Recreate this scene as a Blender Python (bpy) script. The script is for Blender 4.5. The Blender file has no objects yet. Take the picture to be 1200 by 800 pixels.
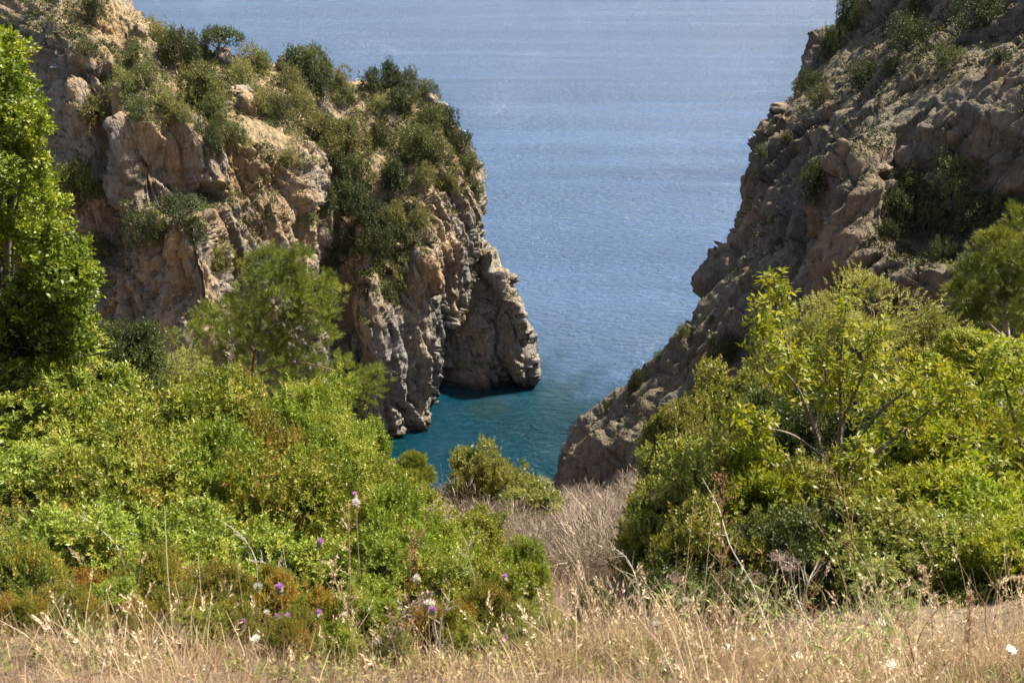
import bpy, math, random
import numpy as np
from mathutils import Vector, Euler

R = math.radians
SC = bpy.context.scene
COL = SC.collection

# ------------------------------------------------------------------ camera, sky, sun, exposure
CAM_Z = 80.0                      # metres above the sea
PITCH = R(23.1)                   # the view looks down into the cove
FPX = 1287.0                      # focal length in pixels of a 1200 px wide picture
cam_data = bpy.data.cameras.new('camera')
cam_data.sensor_width = 36.0
cam_data.lens = 36.0 * FPX / 1200.0
cam_data.clip_start = 0.1
cam_data.clip_end = 60000.0
cam_data.dof.use_dof = True
cam_data.dof.focus_distance = 40.0
cam_data.dof.aperture_fstop = 6.3
cam = bpy.data.objects.new('camera', cam_data)
COL.objects.link(cam)
cam.location = (0, 0, CAM_Z)
cam.rotation_euler = (R(90) - PITCH, 0, 0)
SC.camera = cam

SUN_AZ, SUN_EL = 63.0, 56.0       # degrees clockwise from +Y (out to sea), degrees up
world = bpy.data.worlds.new('World')
SC.world = world
world.use_nodes = True
wn = world.node_tree
bg = wn.nodes['Background']
sky = wn.nodes.new('ShaderNodeTexSky')
sky.sky_type = 'NISHITA'
sky.sun_disc = False
sky.sun_elevation = R(SUN_EL)
sky.sun_rotation = R(SUN_AZ)
sky.altitude = 0
sky.air_density = 1.0
sky.dust_density = 3.0
sky.ozone_density = 1.0
wn.links.new(sky.outputs[0], bg.inputs[0])
bg.inputs[1].default_value = 0.082
sd = bpy.data.lights.new('sun', 'SUN')
sd.energy = 5.0
sd.angle = R(0.53)
sd.color = (1.0, 0.92, 0.78)
sun = bpy.data.objects.new('sun', sd)
COL.objects.link(sun)
sv = Vector((math.sin(R(SUN_AZ)) * math.cos(R(SUN_EL)), math.cos(R(SUN_AZ)) * math.cos(R(SUN_EL)), math.sin(R(SUN_EL))))
sun.rotation_euler = sv.to_track_quat('Z', 'Y').to_euler()
sun.location = (60, 10, 160)
SC.view_settings.view_transform = 'Standard'
SC.view_settings.look = 'None'
SC.view_settings.exposure = 1.5
SC.view_settings.gamma = 1.0
SC.cycles.max_bounces = 6
SC.cycles.diffuse_bounces = 3
SC.cycles.glossy_bounces = 2
SC.cycles.transmission_bounces = 4
SC.cycles.transparent_max_bounces = 4
SC.cycles.volume_bounces = 0

# ------------------------------------------------------------------ small maths helpers
CP, SP = math.cos(PITCH), math.sin(PITCH)

def pix(px, py, Y):
    """world point at ground distance Y that the photograph (1200 x 800) shows at px, py"""
    a, b = (px - 600) / FPX, (400 - py) / FPX
    dy, dz = CP + b * SP, -SP + b * CP
    t = Y / dy
    return np.array([a * t, Y, CAM_Z + dz * t])

def pixz(px, Y, z):
    d = Y * CP + (CAM_Z - z) * SP
    return np.array([(px - 600) / FPX * d, Y, z])

def project(p):
    d = p[1] * CP + (CAM_Z - p[2]) * SP
    u = p[1] * SP - (CAM_Z - p[2]) * CP
    return 600 + FPX * p[0] / d, 400 - FPX * u / d

def _h(ix, iy, iz, seed):
    h = (ix.astype(np.int64) * 374761393 + iy.astype(np.int64) * 668265263 + iz.astype(np.int64) * 2147483647 + seed * 1274126177) & 0xffffffff
    h = (h ^ (h >> 13)) * 1274126177 & 0xffffffff
    h = (h ^ (h >> 16)) * 2246822519 & 0xffffffff
    h = h ^ (h >> 15)
    return h.astype(np.float64) / 4294967296.0

def vnoise(p, seed=0):
    f = np.floor(p); t = p - f; t = t * t * (3 - 2 * t)
    i = f.astype(np.int64); o = 0
    for a in (0, 1):
        for b in (0, 1):
            for c in (0, 1):
                w = (t[:, 0] if a else 1 - t[:, 0]) * (t[:, 1] if b else 1 - t[:, 1]) * (t[:, 2] if c else 1 - t[:, 2])
                o = o + w * _h(i[:, 0] + a, i[:, 1] + b, i[:, 2] + c, seed)
    return o * 2 - 1

def fbm(p, oct=4, seed=0, gain=0.5):
    s, a, n = 0, 1.0, 0.0
    for k in range(oct):
        s = s + a * vnoise(p * 2 ** k + 17.3 * k, seed + k); n += a; a *= gain
    return s / n

def facets(p, scale, seed, tilt=1.0, joint=0.0):
    """broken-rock relief: every cell of a jittered lattice is a plane with its own height and tilt"""
    q = p / np.asarray(scale, float)
    b = np.floor(q - 0.5).astype(np.int64)
    best = np.full(len(q), 1e9); sec = best.copy(); bc = np.zeros((len(q), 3), np.int64); bf = np.zeros((len(q), 3))
    for a in (0, 1):
        for c in (0, 1):
            for d in (0, 1):
                i = b + np.array([a, c, d])
                f = i + 0.15 + 0.7 * np.stack([_h(i[:, 0], i[:, 1], i[:, 2], seed + s) for s in (1, 2, 3)], 1)
                dd = ((q - f) ** 2).sum(1)
                m = dd < best
                sec = np.where(m, best, np.minimum(sec, dd))
                best[m] = dd[m]; bc[m] = i[m]; bf[m] = f[m]
    h = _h(bc[:, 0], bc[:, 1], bc[:, 2], seed + 7) - 0.5
    g = np.stack([_h(bc[:, 0], bc[:, 1], bc[:, 2], seed + s) - 0.5 for s in (11, 12, 13)], 1)
    out = h + tilt * ((q - bf) * g).sum(1) * 2
    if joint:
        out = out - joint * np.exp(-((np.sqrt(sec) - np.sqrt(best)) / 0.09) ** 2)
    return out

def new_mesh(name, V, Q=None, T=None, smooth=False, tint=None, extra=None):
    me = bpy.data.meshes.new(name)
    V = np.asarray(V, np.float32)
    Q = np.zeros((0, 4), np.int32) if Q is None else np.asarray(Q, np.int32).reshape(-1, 4)
    T = np.zeros((0, 3), np.int32) if T is None else np.asarray(T, np.int32).reshape(-1, 3)
    me.vertices.add(len(V)); me.vertices.foreach_set('co', V.ravel())
    nl = Q.size + T.size
    me.loops.add(nl); me.loops.foreach_set('vertex_index', np.concatenate([Q.ravel(), T.ravel()]))
    me.polygons.add(len(Q) + len(T))
    st = np.concatenate([np.arange(len(Q)) * 4, Q.size + np.arange(len(T)) * 3]).astype(np.int32)
    me.polygons.foreach_set('loop_start', st)
    me.update(calc_edges=True)
    if smooth:
        me.polygons.foreach_set('use_smooth', np.ones(len(Q) + len(T), bool))
    if tint is not None:
        at = me.attributes.new('tint', 'FLOAT', 'POINT')
        at.data.foreach_set('value', np.asarray(tint, np.float32))
    if extra:
        for k, v in extra.items():
            at = me.attributes.new(k, 'FLOAT', 'POINT')
            at.data.foreach_set('value', np.asarray(v, np.float32))
    me.validate()
    return me

def obj(name, me, mat=None, parent=None, **props):
    o = bpy.data.objects.new(name, me)
    COL.objects.link(o)
    if mat and not me.materials:
        me.materials.append(mat)
    if parent:
        o.parent = parent
    for k, v in props.items():
        o[k] = v
    return o

def catmull(C, s):
    """C (n,...) control rows, s sample parameters in 0..n-1"""
    n = len(C)
    i = np.clip(np.floor(s).astype(int), 0, n - 2); t = (s - i).reshape((-1,) + (1,) * (C.ndim - 1))
    g = lambda k: C[np.clip(k, 0, n - 1)]
    p0, p1, p2, p3 = g(i - 1), g(i), g(i + 1), g(i + 2)
    return 0.5 * (2 * p1 + (p2 - p0) * t + (2 * p0 - 5 * p1 + 4 * p2 - p3) * t * t + (3 * p1 - p0 - 3 * p2 + p3) * t ** 3)

def dense(L, step):
    """parameters spread so that neighbours are about step apart, L = length of every segment, step per segment"""
    out = []
    for k, (l, st) in enumerate(zip(L, step)):
        m = max(1, int(round(l / st)))
        out += list(k + np.arange(m) / m)
    out.append(len(L))
    return np.array(out, float)

def surface(C, step_u, step_v):
    Lu = np.linalg.norm(np.diff(C, axis=0), axis=2).mean(1)
    Lv = np.linalg.norm(np.diff(C, axis=1), axis=2).mean(0)
    su, sv_ = dense(Lu, step_u), dense(Lv, step_v)
    A = catmull(C, su)
    B = catmull(np.swapaxes(A, 0, 1), sv_)
    return np.swapaxes(B, 0, 1), su, sv_

def grid_normals(G):
    du = np.gradient(G, axis=0); dv = np.gradient(G, axis=1)
    n = np.cross(du, dv)
    return n / np.maximum(np.linalg.norm(n, axis=2, keepdims=True), 1e-9)

def grid_quads(nu, nv, flip=False):
    i = np.arange(nu * nv).reshape(nu, nv)
    q = np.stack([i[:-1, :-1], i[1:, :-1], i[1:, 1:], i[:-1, 1:]], -1).reshape(-1, 4)
    return q[:, ::-1] if flip else q

# ------------------------------------------------------------------ materials
def mat_new(name):
    m = bpy.data.materials.new(name); m.use_nodes = True
    return m, m.node_tree, m.node_tree.nodes['Principled BSDF']

def N(nt, typ, **kw):
    n = nt.nodes.new(typ)
    for k, v in kw.items():
        if k == 'ins':
            for a, b in v.items():
                n.inputs[a].default_value = b
        else:
            setattr(n, k, v)
    return n

def ramp(nt, stops, interp='LINEAR'):
    r = nt.nodes.new('ShaderNodeValToRGB')
    cr = r.color_ramp; cr.interpolation = interp
    while len(cr.elements) < len(stops):
        cr.elements.new(0.5)
    for e, (p, c) in zip(cr.elements, stops):
        e.position = p; e.color = (*c, 1)
    return r

def leaf_mat(name, stops, rough=0.42, transl=0.35, tr_tint=(1.15, 1.15, 0.5), var=0.12, spec=0.28):
    m, nt, b = mat_new(name)
    L = nt.links.new
    at = N(nt, 'ShaderNodeAttribute', attribute_name='tint')
    r = ramp(nt, stops); L(at.outputs['Fac'], r.inputs[0])
    oi = N(nt, 'ShaderNodeObjectInfo')
    mr = N(nt, 'ShaderNodeMapRange', ins={'To Min': 1 - var, 'To Max': 1 + var}); L(oi.outputs['Random'], mr.inputs[0])
    hs = N(nt, 'ShaderNodeHueSaturation'); L(r.outputs[0], hs.inputs['Color']); L(mr.outputs[0], hs.inputs['Value'])
    mh = N(nt, 'ShaderNodeMapRange', ins={'To Min': 0.485, 'To Max': 0.51}); L(oi.outputs['Random'], mh.inputs[0]); L(mh.outputs[0], hs.inputs['Hue'])
    L(hs.outputs[0], b.inputs['Base Color'])
    b.inputs['Roughness'].default_value = rough
    b.inputs['Specular IOR Level'].default_value = spec
    if transl > 0:
        mul = N(nt, 'ShaderNodeMix', data_type='RGBA', blend_type='MULTIPLY'); mul.inputs[0].default_value = 1
        L(hs.outputs[0], mul.inputs[6]); mul.inputs[7].default_value = (*tr_tint, 1)
        mul.clamp_result = False
        t = N(nt, 'ShaderNodeBsdfTranslucent'); L(mul.outputs[2], t.inputs[0])
        mx = N(nt, 'ShaderNodeMixShader'); mx.inputs[0].default_value = transl
        L(b.outputs[0], mx.inputs[1]); L(t.outputs[0], mx.inputs[2])
        L(mx.outputs[0], nt.nodes['Material Output'].inputs[0])
    return m

def rock_mat(name, tan, grey, orange, grass, bump=0.9, veg=0.5):
    """weathered limestone: tan and grey sheets, rusty streaks that run down the face, dark lichen, dry soil on the flats"""
    m, nt, b = mat_new(name)
    L = nt.links.new
    geo = N(nt, 'ShaderNodeNewGeometry')
    tc = geo.outputs['Position']
    mp = N(nt, 'ShaderNodeMapping'); mp.inputs['Scale'].default_value = (1, 1, 0.28); mp.inputs['Rotation'].default_value = (0.1, 0.25, 0)
    L(tc, mp.inputs[0])
    n1 = N(nt, 'ShaderNodeTexNoise', ins={'Scale': 0.16, 'Detail': 8, 'Roughness': 0.62, 'Distortion': 0.6}); L(mp.outputs[0], n1.inputs[0])
    n2 = N(nt, 'ShaderNodeTexNoise', ins={'Scale': 0.07, 'Detail': 6, 'Roughness': 0.6}); L(tc, n2.inputs[0])
    n3 = N(nt, 'ShaderNodeTexNoise', ins={'Scale': 1.7, 'Detail': 8, 'Roughness': 0.68}); L(mp.outputs[0], n3.inputs[0])
    base = ramp(nt, [(0.36, grey), (0.47, tuple(0.5 * (a + c) for a, c in zip(tan, grey))), (0.57, tan), (0.72, orange)])
    sz_ = N(nt, 'ShaderNodeSeparateXYZ'); L(tc, sz_.inputs[0])
    zm = N(nt, 'ShaderNodeMapRange', ins={'From Min': 4.0, 'From Max': 40.0, 'To Min': -0.12, 'To Max': 0.04}); L(sz_.outputs[2], zm.inputs[0])
    za = N(nt, 'ShaderNodeMath', operation='ADD'); L(n1.outputs[0], za.inputs[0]); L(zm.outputs[0], za.inputs[1])
    L(za.outputs[0], base.inputs[0])
    big = ramp(nt, [(0.40, (0.62, 0.66, 0.72)), (0.58, (1.12, 1.05, 0.98))]); L(n2.outputs[0], big.inputs[0])
    m1 = N(nt, 'ShaderNodeMix', data_type='RGBA', blend_type='MULTIPLY'); m1.inputs[0].default_value = 0.8; m1.clamp_result = False
    L(base.outputs[0], m1.inputs[6]); L(big.outputs[0], m1.inputs[7])
    fine = ramp(nt, [(0.32, (0.30, 0.285, 0.27)), (0.45, (0.80, 0.79, 0.78)), (0.62, (1.1, 1.1, 1.1)), (0.72, (1.5, 1.48, 1.44))]); L(n3.outputs[0], fine.inputs[0])
    m2 = N(nt, 'ShaderNodeMix', data_type='RGBA', blend_type='MULTIPLY'); m2.inputs[0].default_value = 0.85; m2.clamp_result = False
    L(m1.outputs[2], m2.inputs[6]); L(fine.outputs[0], m2.inputs[7])
    # dry soil, straw and low scrub on what is flat enough to hold it
    at = N(nt, 'ShaderNodeAttribute', attribute_name='flat')
    n4 = N(nt, 'ShaderNodeTexNoise', ins={'Scale': 0.5, 'Detail': 7, 'Roughness': 0.7}); L(tc, n4.inputs[0])
    ad = N(nt, 'ShaderNodeMath', operation='ADD'); L(at.outputs['Fac'], ad.inputs[0])
    sb = N(nt, 'ShaderNodeMath', operation='MULTIPLY_ADD'); L(n4.outputs[0], sb.inputs[0]); sb.inputs[1].default_value = 1.1; sb.inputs[2].default_value = -0.55
    L(sb.outputs[0], ad.inputs[1])
    fr = ramp(nt, [(0.50, (0, 0, 0)), (0.68, (1, 1, 1))]); L(ad.outputs[0], fr.inputs[0])
    gr = ramp(nt, [(0.30, (0.035, 0.045, 0.018)), (0.45, tuple(0.55 * c for c in grass)), (0.58, grass), (0.75, tuple(min(1, 1.35 * c) for c in grass))])
    n5 = N(nt, 'ShaderNodeTexNoise', ins={'Scale': 0.9, 'Detail': 8, 'Roughness': 0.7}); L(tc, n5.inputs[0]); L(n5.outputs[0], gr.inputs[0])
    fm = N(nt, 'ShaderNodeMath', operation='MULTIPLY'); L(fr.outputs[0], fm.inputs[0]); fm.inputs[1].default_value = veg
    m3 = N(nt, 'ShaderNodeMix', data_type='RGBA'); L(fm.outputs[0], m3.inputs[0]); L(m2.outputs[2], m3.inputs[6]); L(gr.outputs[0], m3.inputs[7])
    # wet dark band at the waterline
    sx = N(nt, 'ShaderNodeSeparateXYZ'); L(tc, sx.inputs[0])
    wz = N(nt, 'ShaderNodeMath', operation='MULTIPLY_ADD'); L(n3.outputs[0], wz.inputs[0]); wz.inputs[1].default_value = -2.5; L(sx.outputs[2], wz.inputs[2])
    wr = N(nt, 'ShaderNodeMapRange', ins={'From Min': -0.8, 'From Max': 0.6, 'To Min': 0.28, 'To Max': 1.0}); L(wz.outputs[0], wr.inputs[0])
    m4 = N(nt, 'ShaderNodeVectorMath', operation='SCALE'); L(m3.outputs[2], m4.inputs[0]); L(wr.outputs[0], m4.inputs['Scale'])
    L(m4.outputs[0], b.inputs['Base Color'])
    b.inputs['Roughness'].default_value = 0.85
    b.inputs['Specular IOR Level'].default_value = 0.25
    nb = N(nt, 'ShaderNodeTexNoise', ins={'Scale': 4.0, 'Detail': 9, 'Roughness': 0.72}); L(mp.outputs[0], nb.inputs[0])
    vb = N(nt, 'ShaderNodeTexVoronoi', feature='F1', ins={'Scale': 1.1, 'Detail': 3.0, 'Roughness': 0.6}); L(mp.outputs[0], vb.inputs[0])
    ba = N(nt, 'ShaderNodeMath', operation='MULTIPLY_ADD'); L(vb.outputs[0], ba.inputs[0]); ba.inputs[1].default_value = 1.3; L(nb.outputs[0], ba.inputs[2])
    bp = N(nt, 'ShaderNodeBump', ins={'Strength': bump, 'Distance': 0.32}); L(ba.outputs[0], bp.inputs['Height'])
    L(bp.outputs[0], b.inputs['Normal'])
    return m

# ------------------------------------------------------------------ the sea
def build_sea():
    m, nt, b = mat_new('sea_water')
    L = nt.links.new
    geo = N(nt, 'ShaderNodeNewGeometry'); P = geo.outputs['Position']
    # colour of the water body: deep blue; shallow cove teal, with the cliff's dark reflection painted in
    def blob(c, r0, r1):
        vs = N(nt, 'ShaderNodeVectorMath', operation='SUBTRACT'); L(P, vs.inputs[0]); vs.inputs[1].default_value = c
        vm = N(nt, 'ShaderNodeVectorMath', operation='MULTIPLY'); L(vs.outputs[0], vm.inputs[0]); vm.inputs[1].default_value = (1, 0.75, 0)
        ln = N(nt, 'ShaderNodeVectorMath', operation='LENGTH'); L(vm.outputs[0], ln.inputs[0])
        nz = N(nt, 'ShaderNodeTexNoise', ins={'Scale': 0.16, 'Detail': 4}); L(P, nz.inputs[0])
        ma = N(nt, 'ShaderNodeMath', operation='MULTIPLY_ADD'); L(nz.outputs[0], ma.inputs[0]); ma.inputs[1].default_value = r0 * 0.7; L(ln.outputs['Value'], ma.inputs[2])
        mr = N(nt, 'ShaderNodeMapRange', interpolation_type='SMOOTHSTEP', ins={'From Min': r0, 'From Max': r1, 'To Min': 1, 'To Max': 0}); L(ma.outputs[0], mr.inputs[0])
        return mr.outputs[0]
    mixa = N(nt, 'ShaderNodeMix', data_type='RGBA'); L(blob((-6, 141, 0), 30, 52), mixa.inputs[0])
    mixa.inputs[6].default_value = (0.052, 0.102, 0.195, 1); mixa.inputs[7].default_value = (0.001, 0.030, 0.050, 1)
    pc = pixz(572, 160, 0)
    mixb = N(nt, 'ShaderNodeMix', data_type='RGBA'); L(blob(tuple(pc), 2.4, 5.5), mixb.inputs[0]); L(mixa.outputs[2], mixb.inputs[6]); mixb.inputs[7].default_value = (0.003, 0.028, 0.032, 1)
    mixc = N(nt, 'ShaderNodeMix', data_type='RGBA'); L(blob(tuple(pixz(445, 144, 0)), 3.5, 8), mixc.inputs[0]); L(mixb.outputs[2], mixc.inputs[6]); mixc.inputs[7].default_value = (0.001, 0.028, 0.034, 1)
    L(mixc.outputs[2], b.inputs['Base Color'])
    b.inputs['Roughness'].default_value = 0.07
    b.inputs['IOR'].default_value = 1.333
    b.inputs['Specular IOR Level'].default_value = 0.5
    # wind ripples, chop and long streaks of rougher water
    mp = N(nt, 'ShaderNodeMapping'); mp.inputs['Rotation'].default_value = (0, 0, 0.16); mp.inputs['Scale'].default_value = (0.7, 1, 1); L(P, mp.inputs[0])
    w1 = N(nt, 'ShaderNodeTexNoise', ins={'Scale': 0.75, 'Detail': 7, 'Roughness': 0.66, 'Distortion': 0.35}); L(mp.outputs[0], w1.inputs[0])
    w2 = N(nt, 'ShaderNodeTexNoise', ins={'Scale': 0.10, 'Detail': 4, 'Roughness': 0.55}); L(mp.outputs[0], w2.inputs[0])
    mp2 = N(nt, 'ShaderNodeMapping'); mp2.inputs['Rotation'].default_value = (0, 0, 0.1); mp2.inputs['Scale'].default_value = (0.12, 1, 1); L(P, mp2.inputs[0])
    st = N(nt, 'ShaderNodeTexNoise', ins={'Scale': 0.022, 'Detail': 5, 'Roughness': 0.6, 'Distortion': 0.8}); L(mp2.outputs[0], st.inputs[0])
    sr = N(nt, 'ShaderNodeMapRange', ins={'From Min': 0.35, 'From Max': 0.65, 'To Min': 0.7, 'To Max': 1.35}); L(st.outputs[0], sr.inputs[0])
    s1 = N(nt, 'ShaderNodeMath', operation='MULTIPLY'); L(w1.outputs[0], s1.inputs[0]); L(sr.outputs[0], s1.inputs[1])
    s2 = N(nt, 'ShaderNodeMath', operation='MULTIPLY_ADD'); L(w2.outputs[0], s2.inputs[0]); s2.inputs[1].default_value = 1.6; L(s1.outputs[0], s2.inputs[2])
    # the cove is sheltered: calmer water
    bp = N(nt, 'ShaderNodeBump', ins={'Strength': 1.0, 'Distance': 1.5}); L(s2.outputs[0], bp.inputs['Height'])
    L(bp.outputs[0], b.inputs['Normal'])
    xs = np.array([-30000, -3000, -400, -100, 0, 100, 400, 3000, 30000.]); ys = np.array([60, 110, 160, 260, 500, 1500, 6000, 45000.])
    X, Y = np.meshgrid(xs, ys, indexing='ij')
    V = np.stack([X, Y, np.zeros_like(X)], -1).reshape(-1, 3)
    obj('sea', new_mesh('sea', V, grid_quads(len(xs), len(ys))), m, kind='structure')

build_sea()

# ------------------------------------------------------------------ cliffs
def dent(P, Nn, a, b, r, depth, soft=2.0):
    """push the surface in (depth > 0) or out along a segment a-b"""
    a, b = np.asarray(a, float), np.asarray(b, float)
    ab = b - a; t = np.clip(((P - a) @ ab) / (ab @ ab), 0, 1)
    d = np.linalg.norm(P - (a + t[:, None] * ab), axis=1)
    w = np.exp(-(d / r) ** soft)
    return P - Nn * (depth * w)[:, None]

def cliff(name, C, su, sv_, carve, seed, out, amps, mat, bed=(0.0, 0.0), slab=0.0):
    G, u, v = surface(C, su, sv_)
    nu, nv = G.shape[:2]
    Nn = grid_normals(G)
    if (Nn[nu // 2, nv // 3] @ np.asarray(out)) < 0:
        Nn = -Nn; flip = True
    else:
        flip = False
    P = G.reshape(-1, 3).copy(); n0 = Nn.reshape(-1, 3)
    for args in carve:
        P = dent(P, n0, *args)
    W = P + 0.8 * np.stack([fbm(P / 9 + k * 31, 3, seed + k) for k in range(3)], 1) + 0.16 * np.stack([fbm(P / 1.6 + k * 11, 2, seed + 5 + k) for k in range(3)], 1)
    W = W + np.stack([W[:, 2] * bed[0], 0 * W[:, 2], W[:, 0] * bed[1]], 1)
    flat = np.clip(n0[:, 2], 0, 1)
    steep = 1 - 0.7 * np.clip((flat - 0.55) / 0.3, 0, 1)
    d = amps[0] * fbm(P / 14, 3, seed + 20) + amps[1] * facets(W, (6.5, 6.5, 24), seed + 30, 0.9, 0.25) + amps[2] * facets(W, (2.5, 2.5, 10), seed + 50, 1.3, 0.22)
    d = d + amps[3] * facets(W, (1.0, 1.0, 4.2), seed + 70, 1.4, 0.25) + amps[4] * facets(W, (0.5, 0.5, 1.5), seed + 90, 1.3, 0.2)
    if slab:        # thick beds that dip with the slope, broken across
        B = np.stack([W[:, 0] * .86 + W[:, 2] * .5, W[:, 1], W[:, 2] * .86 - W[:, 0] * .5], 1)
        d = d + slab * facets(B, (9.0, 9.0, 2.0), seed + 110, 0.8, 0.3) + 0.4 * slab * facets(B, (4.0, 4.0, 0.7), seed + 130, 0.8, 0.2)
    # ledges that follow the bedding
    s = W[:, 2] / 2.6 + 0.8 * fbm(P / 12, 2, seed + 3)
    fr = s - np.floor(s)
    d = d + amps[5] * (np.clip(fr * 3, 0, 1) - fr)
    P = P + n0 * (d * steep)[:, None]
    P = P + 0.08 * np.stack([fbm(P / 2.5 + k * 7, 2, seed + 60 + k) for k in range(3)], 1)
    G2 = P.reshape(nu, nv, 3)
    n2 = grid_normals(G2).reshape(-1, 3) * (-1 if flip else 1)
    # smooth flatness, for soil and straw
    fl = 0.55 * flat + 0.45 * np.clip(n2[:, 2], 0, 1)
    me = new_mesh(name, P, grid_quads(nu, nv, flip), extra={'flat': fl})
    o = obj(name, me, mat, kind='structure')
    return o

M_ROCK_L = rock_mat('tan_limestone_lit', (0.32, 0.245, 0.160), (0.255, 0.242, 0.22), (0.39, 0.245, 0.12), (0.28, 0.21, 0.11), veg=0.8)
M_ROCK_R = rock_mat('brown_limestone_shaded', (0.205, 0.162, 0.115), (0.158, 0.145, 0.128), (0.26, 0.178, 0.10), (0.14, 0.12, 0.07), veg=0.6)  # browner copy of the limestone, darkened: the slope's shade is put into its colour

def col(*pts):
    out = []
    for p in pts:
        out.append(pixz(p[1], p[2], p[3]) if p[0] == 'z' else pix(*p))
    b = out[0] + np.array([0, -0.6, -5.0]); b[2] = -5
    return [b] + out

LC = [
    col(('z', -160, 150, 2), (-160, 480, 158), (-150, 380, 162), (-150, 260, 166), (-140, 120, 170), (-140, 20, 176), (-130, -80, 184), (-120, -200, 195)),
    col(('z', 0, 140, 0), (0, 460, 146), (0, 360, 149), (0, 260, 152), (0, 150, 156), (5, 60, 160), (15, -20, 168), (25, -120, 180)),
    col(('z', 75, 134, 0), (80, 440, 139), (80, 350, 141), (82, 260, 144), (84, 160, 148), (86, 60, 153), (92, 5, 162), (95, -80, 174)),
    col(('z', 125, 131, 0), (130, 400, 134), (128, 330, 137), (130, 270, 141), (134, 200, 145), (138, 120, 149), (140, 60, 157), (138, -10, 169)),
    col(('z', 160, 130, 0), (165, 410, 132), (162, 340, 134), (158, 270, 136), (165, 238, 137), (162, 140, 140), (168, 85, 152), (165, 25, 165)),
    col(('z', 235, 125, 0), (240, 410, 127), (238, 340, 129), (225, 262, 132), (222, 235, 140), (215, 145, 144), (215, 100, 156), (212, 55, 171)),
    col(('z', 270, 132, 0), (268, 410, 134), (265, 340, 136), (262, 280, 139), (262, 228, 143), (262, 155, 148), (262, 108, 160), (262, 68, 174)),
    col(('z', 345, 138, 0), (348, 420, 140), (345, 360, 142), (345, 300, 145), (348, 240, 149), (352, 180, 154), (340, 130, 166), (330, 80, 183)),
    col(('z', 390, 149, 0), (392, 440, 150), (390, 380, 154), (388, 310, 159), (390, 255, 163), (395, 205, 167), (395, 145, 177), (395, 94, 189)),
    col(('z', 422, 149, 0), (420, 450, 150), (420, 395, 151), (420, 340, 154), (428, 290, 159), (440, 225, 166), (440, 160, 177), (435, 100, 191)),
    col(('z', 480, 152, 0), (482, 440, 153), (482, 375, 154.5), (484, 310, 157), (488, 260, 161), (492, 205, 167), (485, 155, 177), (475, 104, 191)),
    col(('z', 525, 160, 0), (525, 420, 160.5), (526, 365, 161.5), (526, 305, 163), (526, 250, 166), (524, 200, 171), (516, 160, 178), (505, 118, 189)),
    col(('z', 580, 167, 0), (580, 420, 167.5), (576, 375, 168), (568, 325, 169), (556, 270, 170), (548, 225, 173), (538, 188, 178), (525, 150, 187)),
    col(('z', 620, 168, 0), (618, 425, 169), (608, 380, 170), (593, 335, 172), (576, 285, 174), (563, 238, 177), (552, 202, 181), (537, 166, 190)),
]
for dx, dy, dz in ((-5, 13, 0), (-22, 28, -2)):
    prev = LC[13]
    LC.append([p + np.array([dx * (0.6 + 0.05 * k), dy, dz if k > 1 else 0]) for k, p in enumerate(prev)])
for c in LC:
    t = c[-1]
    c.append(t + np.array([-2, 14, -9])); c.append(np.array([t[0] - 4, t[1] + 34, -5]))
LC = np.array(LC)
carveL = [
    # fissure and sea cave between the main wall and the outer pillar
    (pix(584, 318, 169), pix(560, 430, 164), 2.0, 8.0),
    (pix(597, 330, 171), pix(602, 440, 168), 2.4, -2.4),
    (pix(562, 400, 164), pix(550, 470, 162), 3.4, 8.0),
    (pix(572, 430, 166), pix(592, 458, 167), 1.8, 3.0),
    # gully left of the grey wall
    (pix(395, 330, 156), pix(404, 500, 148), 2.2, 4.5),
    (pix(262, 300, 138), pix(285, 430, 135), 2.5, 3.0),
    # overhang shadow below the ledge pine
    (pix(130, 150, 146), pix(140, 380, 137), 3.5, 2.5),
    (pix(200, 190, 139), pix(215, 215, 139), 3.0, 2.5),
    # ribs that stand out
    (pix(155, 150, 141), pix(150, 240, 138), 1.5, -2.6),
    (pix(440, 340, 154), pix(455, 490, 151), 3.0, -2.0),
    (pix(495, 300, 158), pix(505, 470, 155), 2.2, -1.8),
    (pix(470, 340, 155), pix(476, 500, 151), 1.2, 1.6),
    (pix(250, 290, 137), pix(262, 340, 135), 1.6, -1.8),
    (pix(370, 190, 156), pix(360, 240, 151), 2.5, -2.0),
]
cl = cliff('sea_cliff', LC, [3.0, 1.0, .35] + [.22] * 10 + [.5, 2.5], [1.5] + [.22] * 5 + [.24, .3] + [2, 4], carveL, 100, (0.3, -0.9, 0.2),
           (2.2, 1.9, 1.2, 0.5, 0.2, 0.3), M_ROCK_L, bed=(0.18, 0.25))
cl['label'] = 'sunlit limestone headland with scrub on top that drops into the cove'

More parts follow.
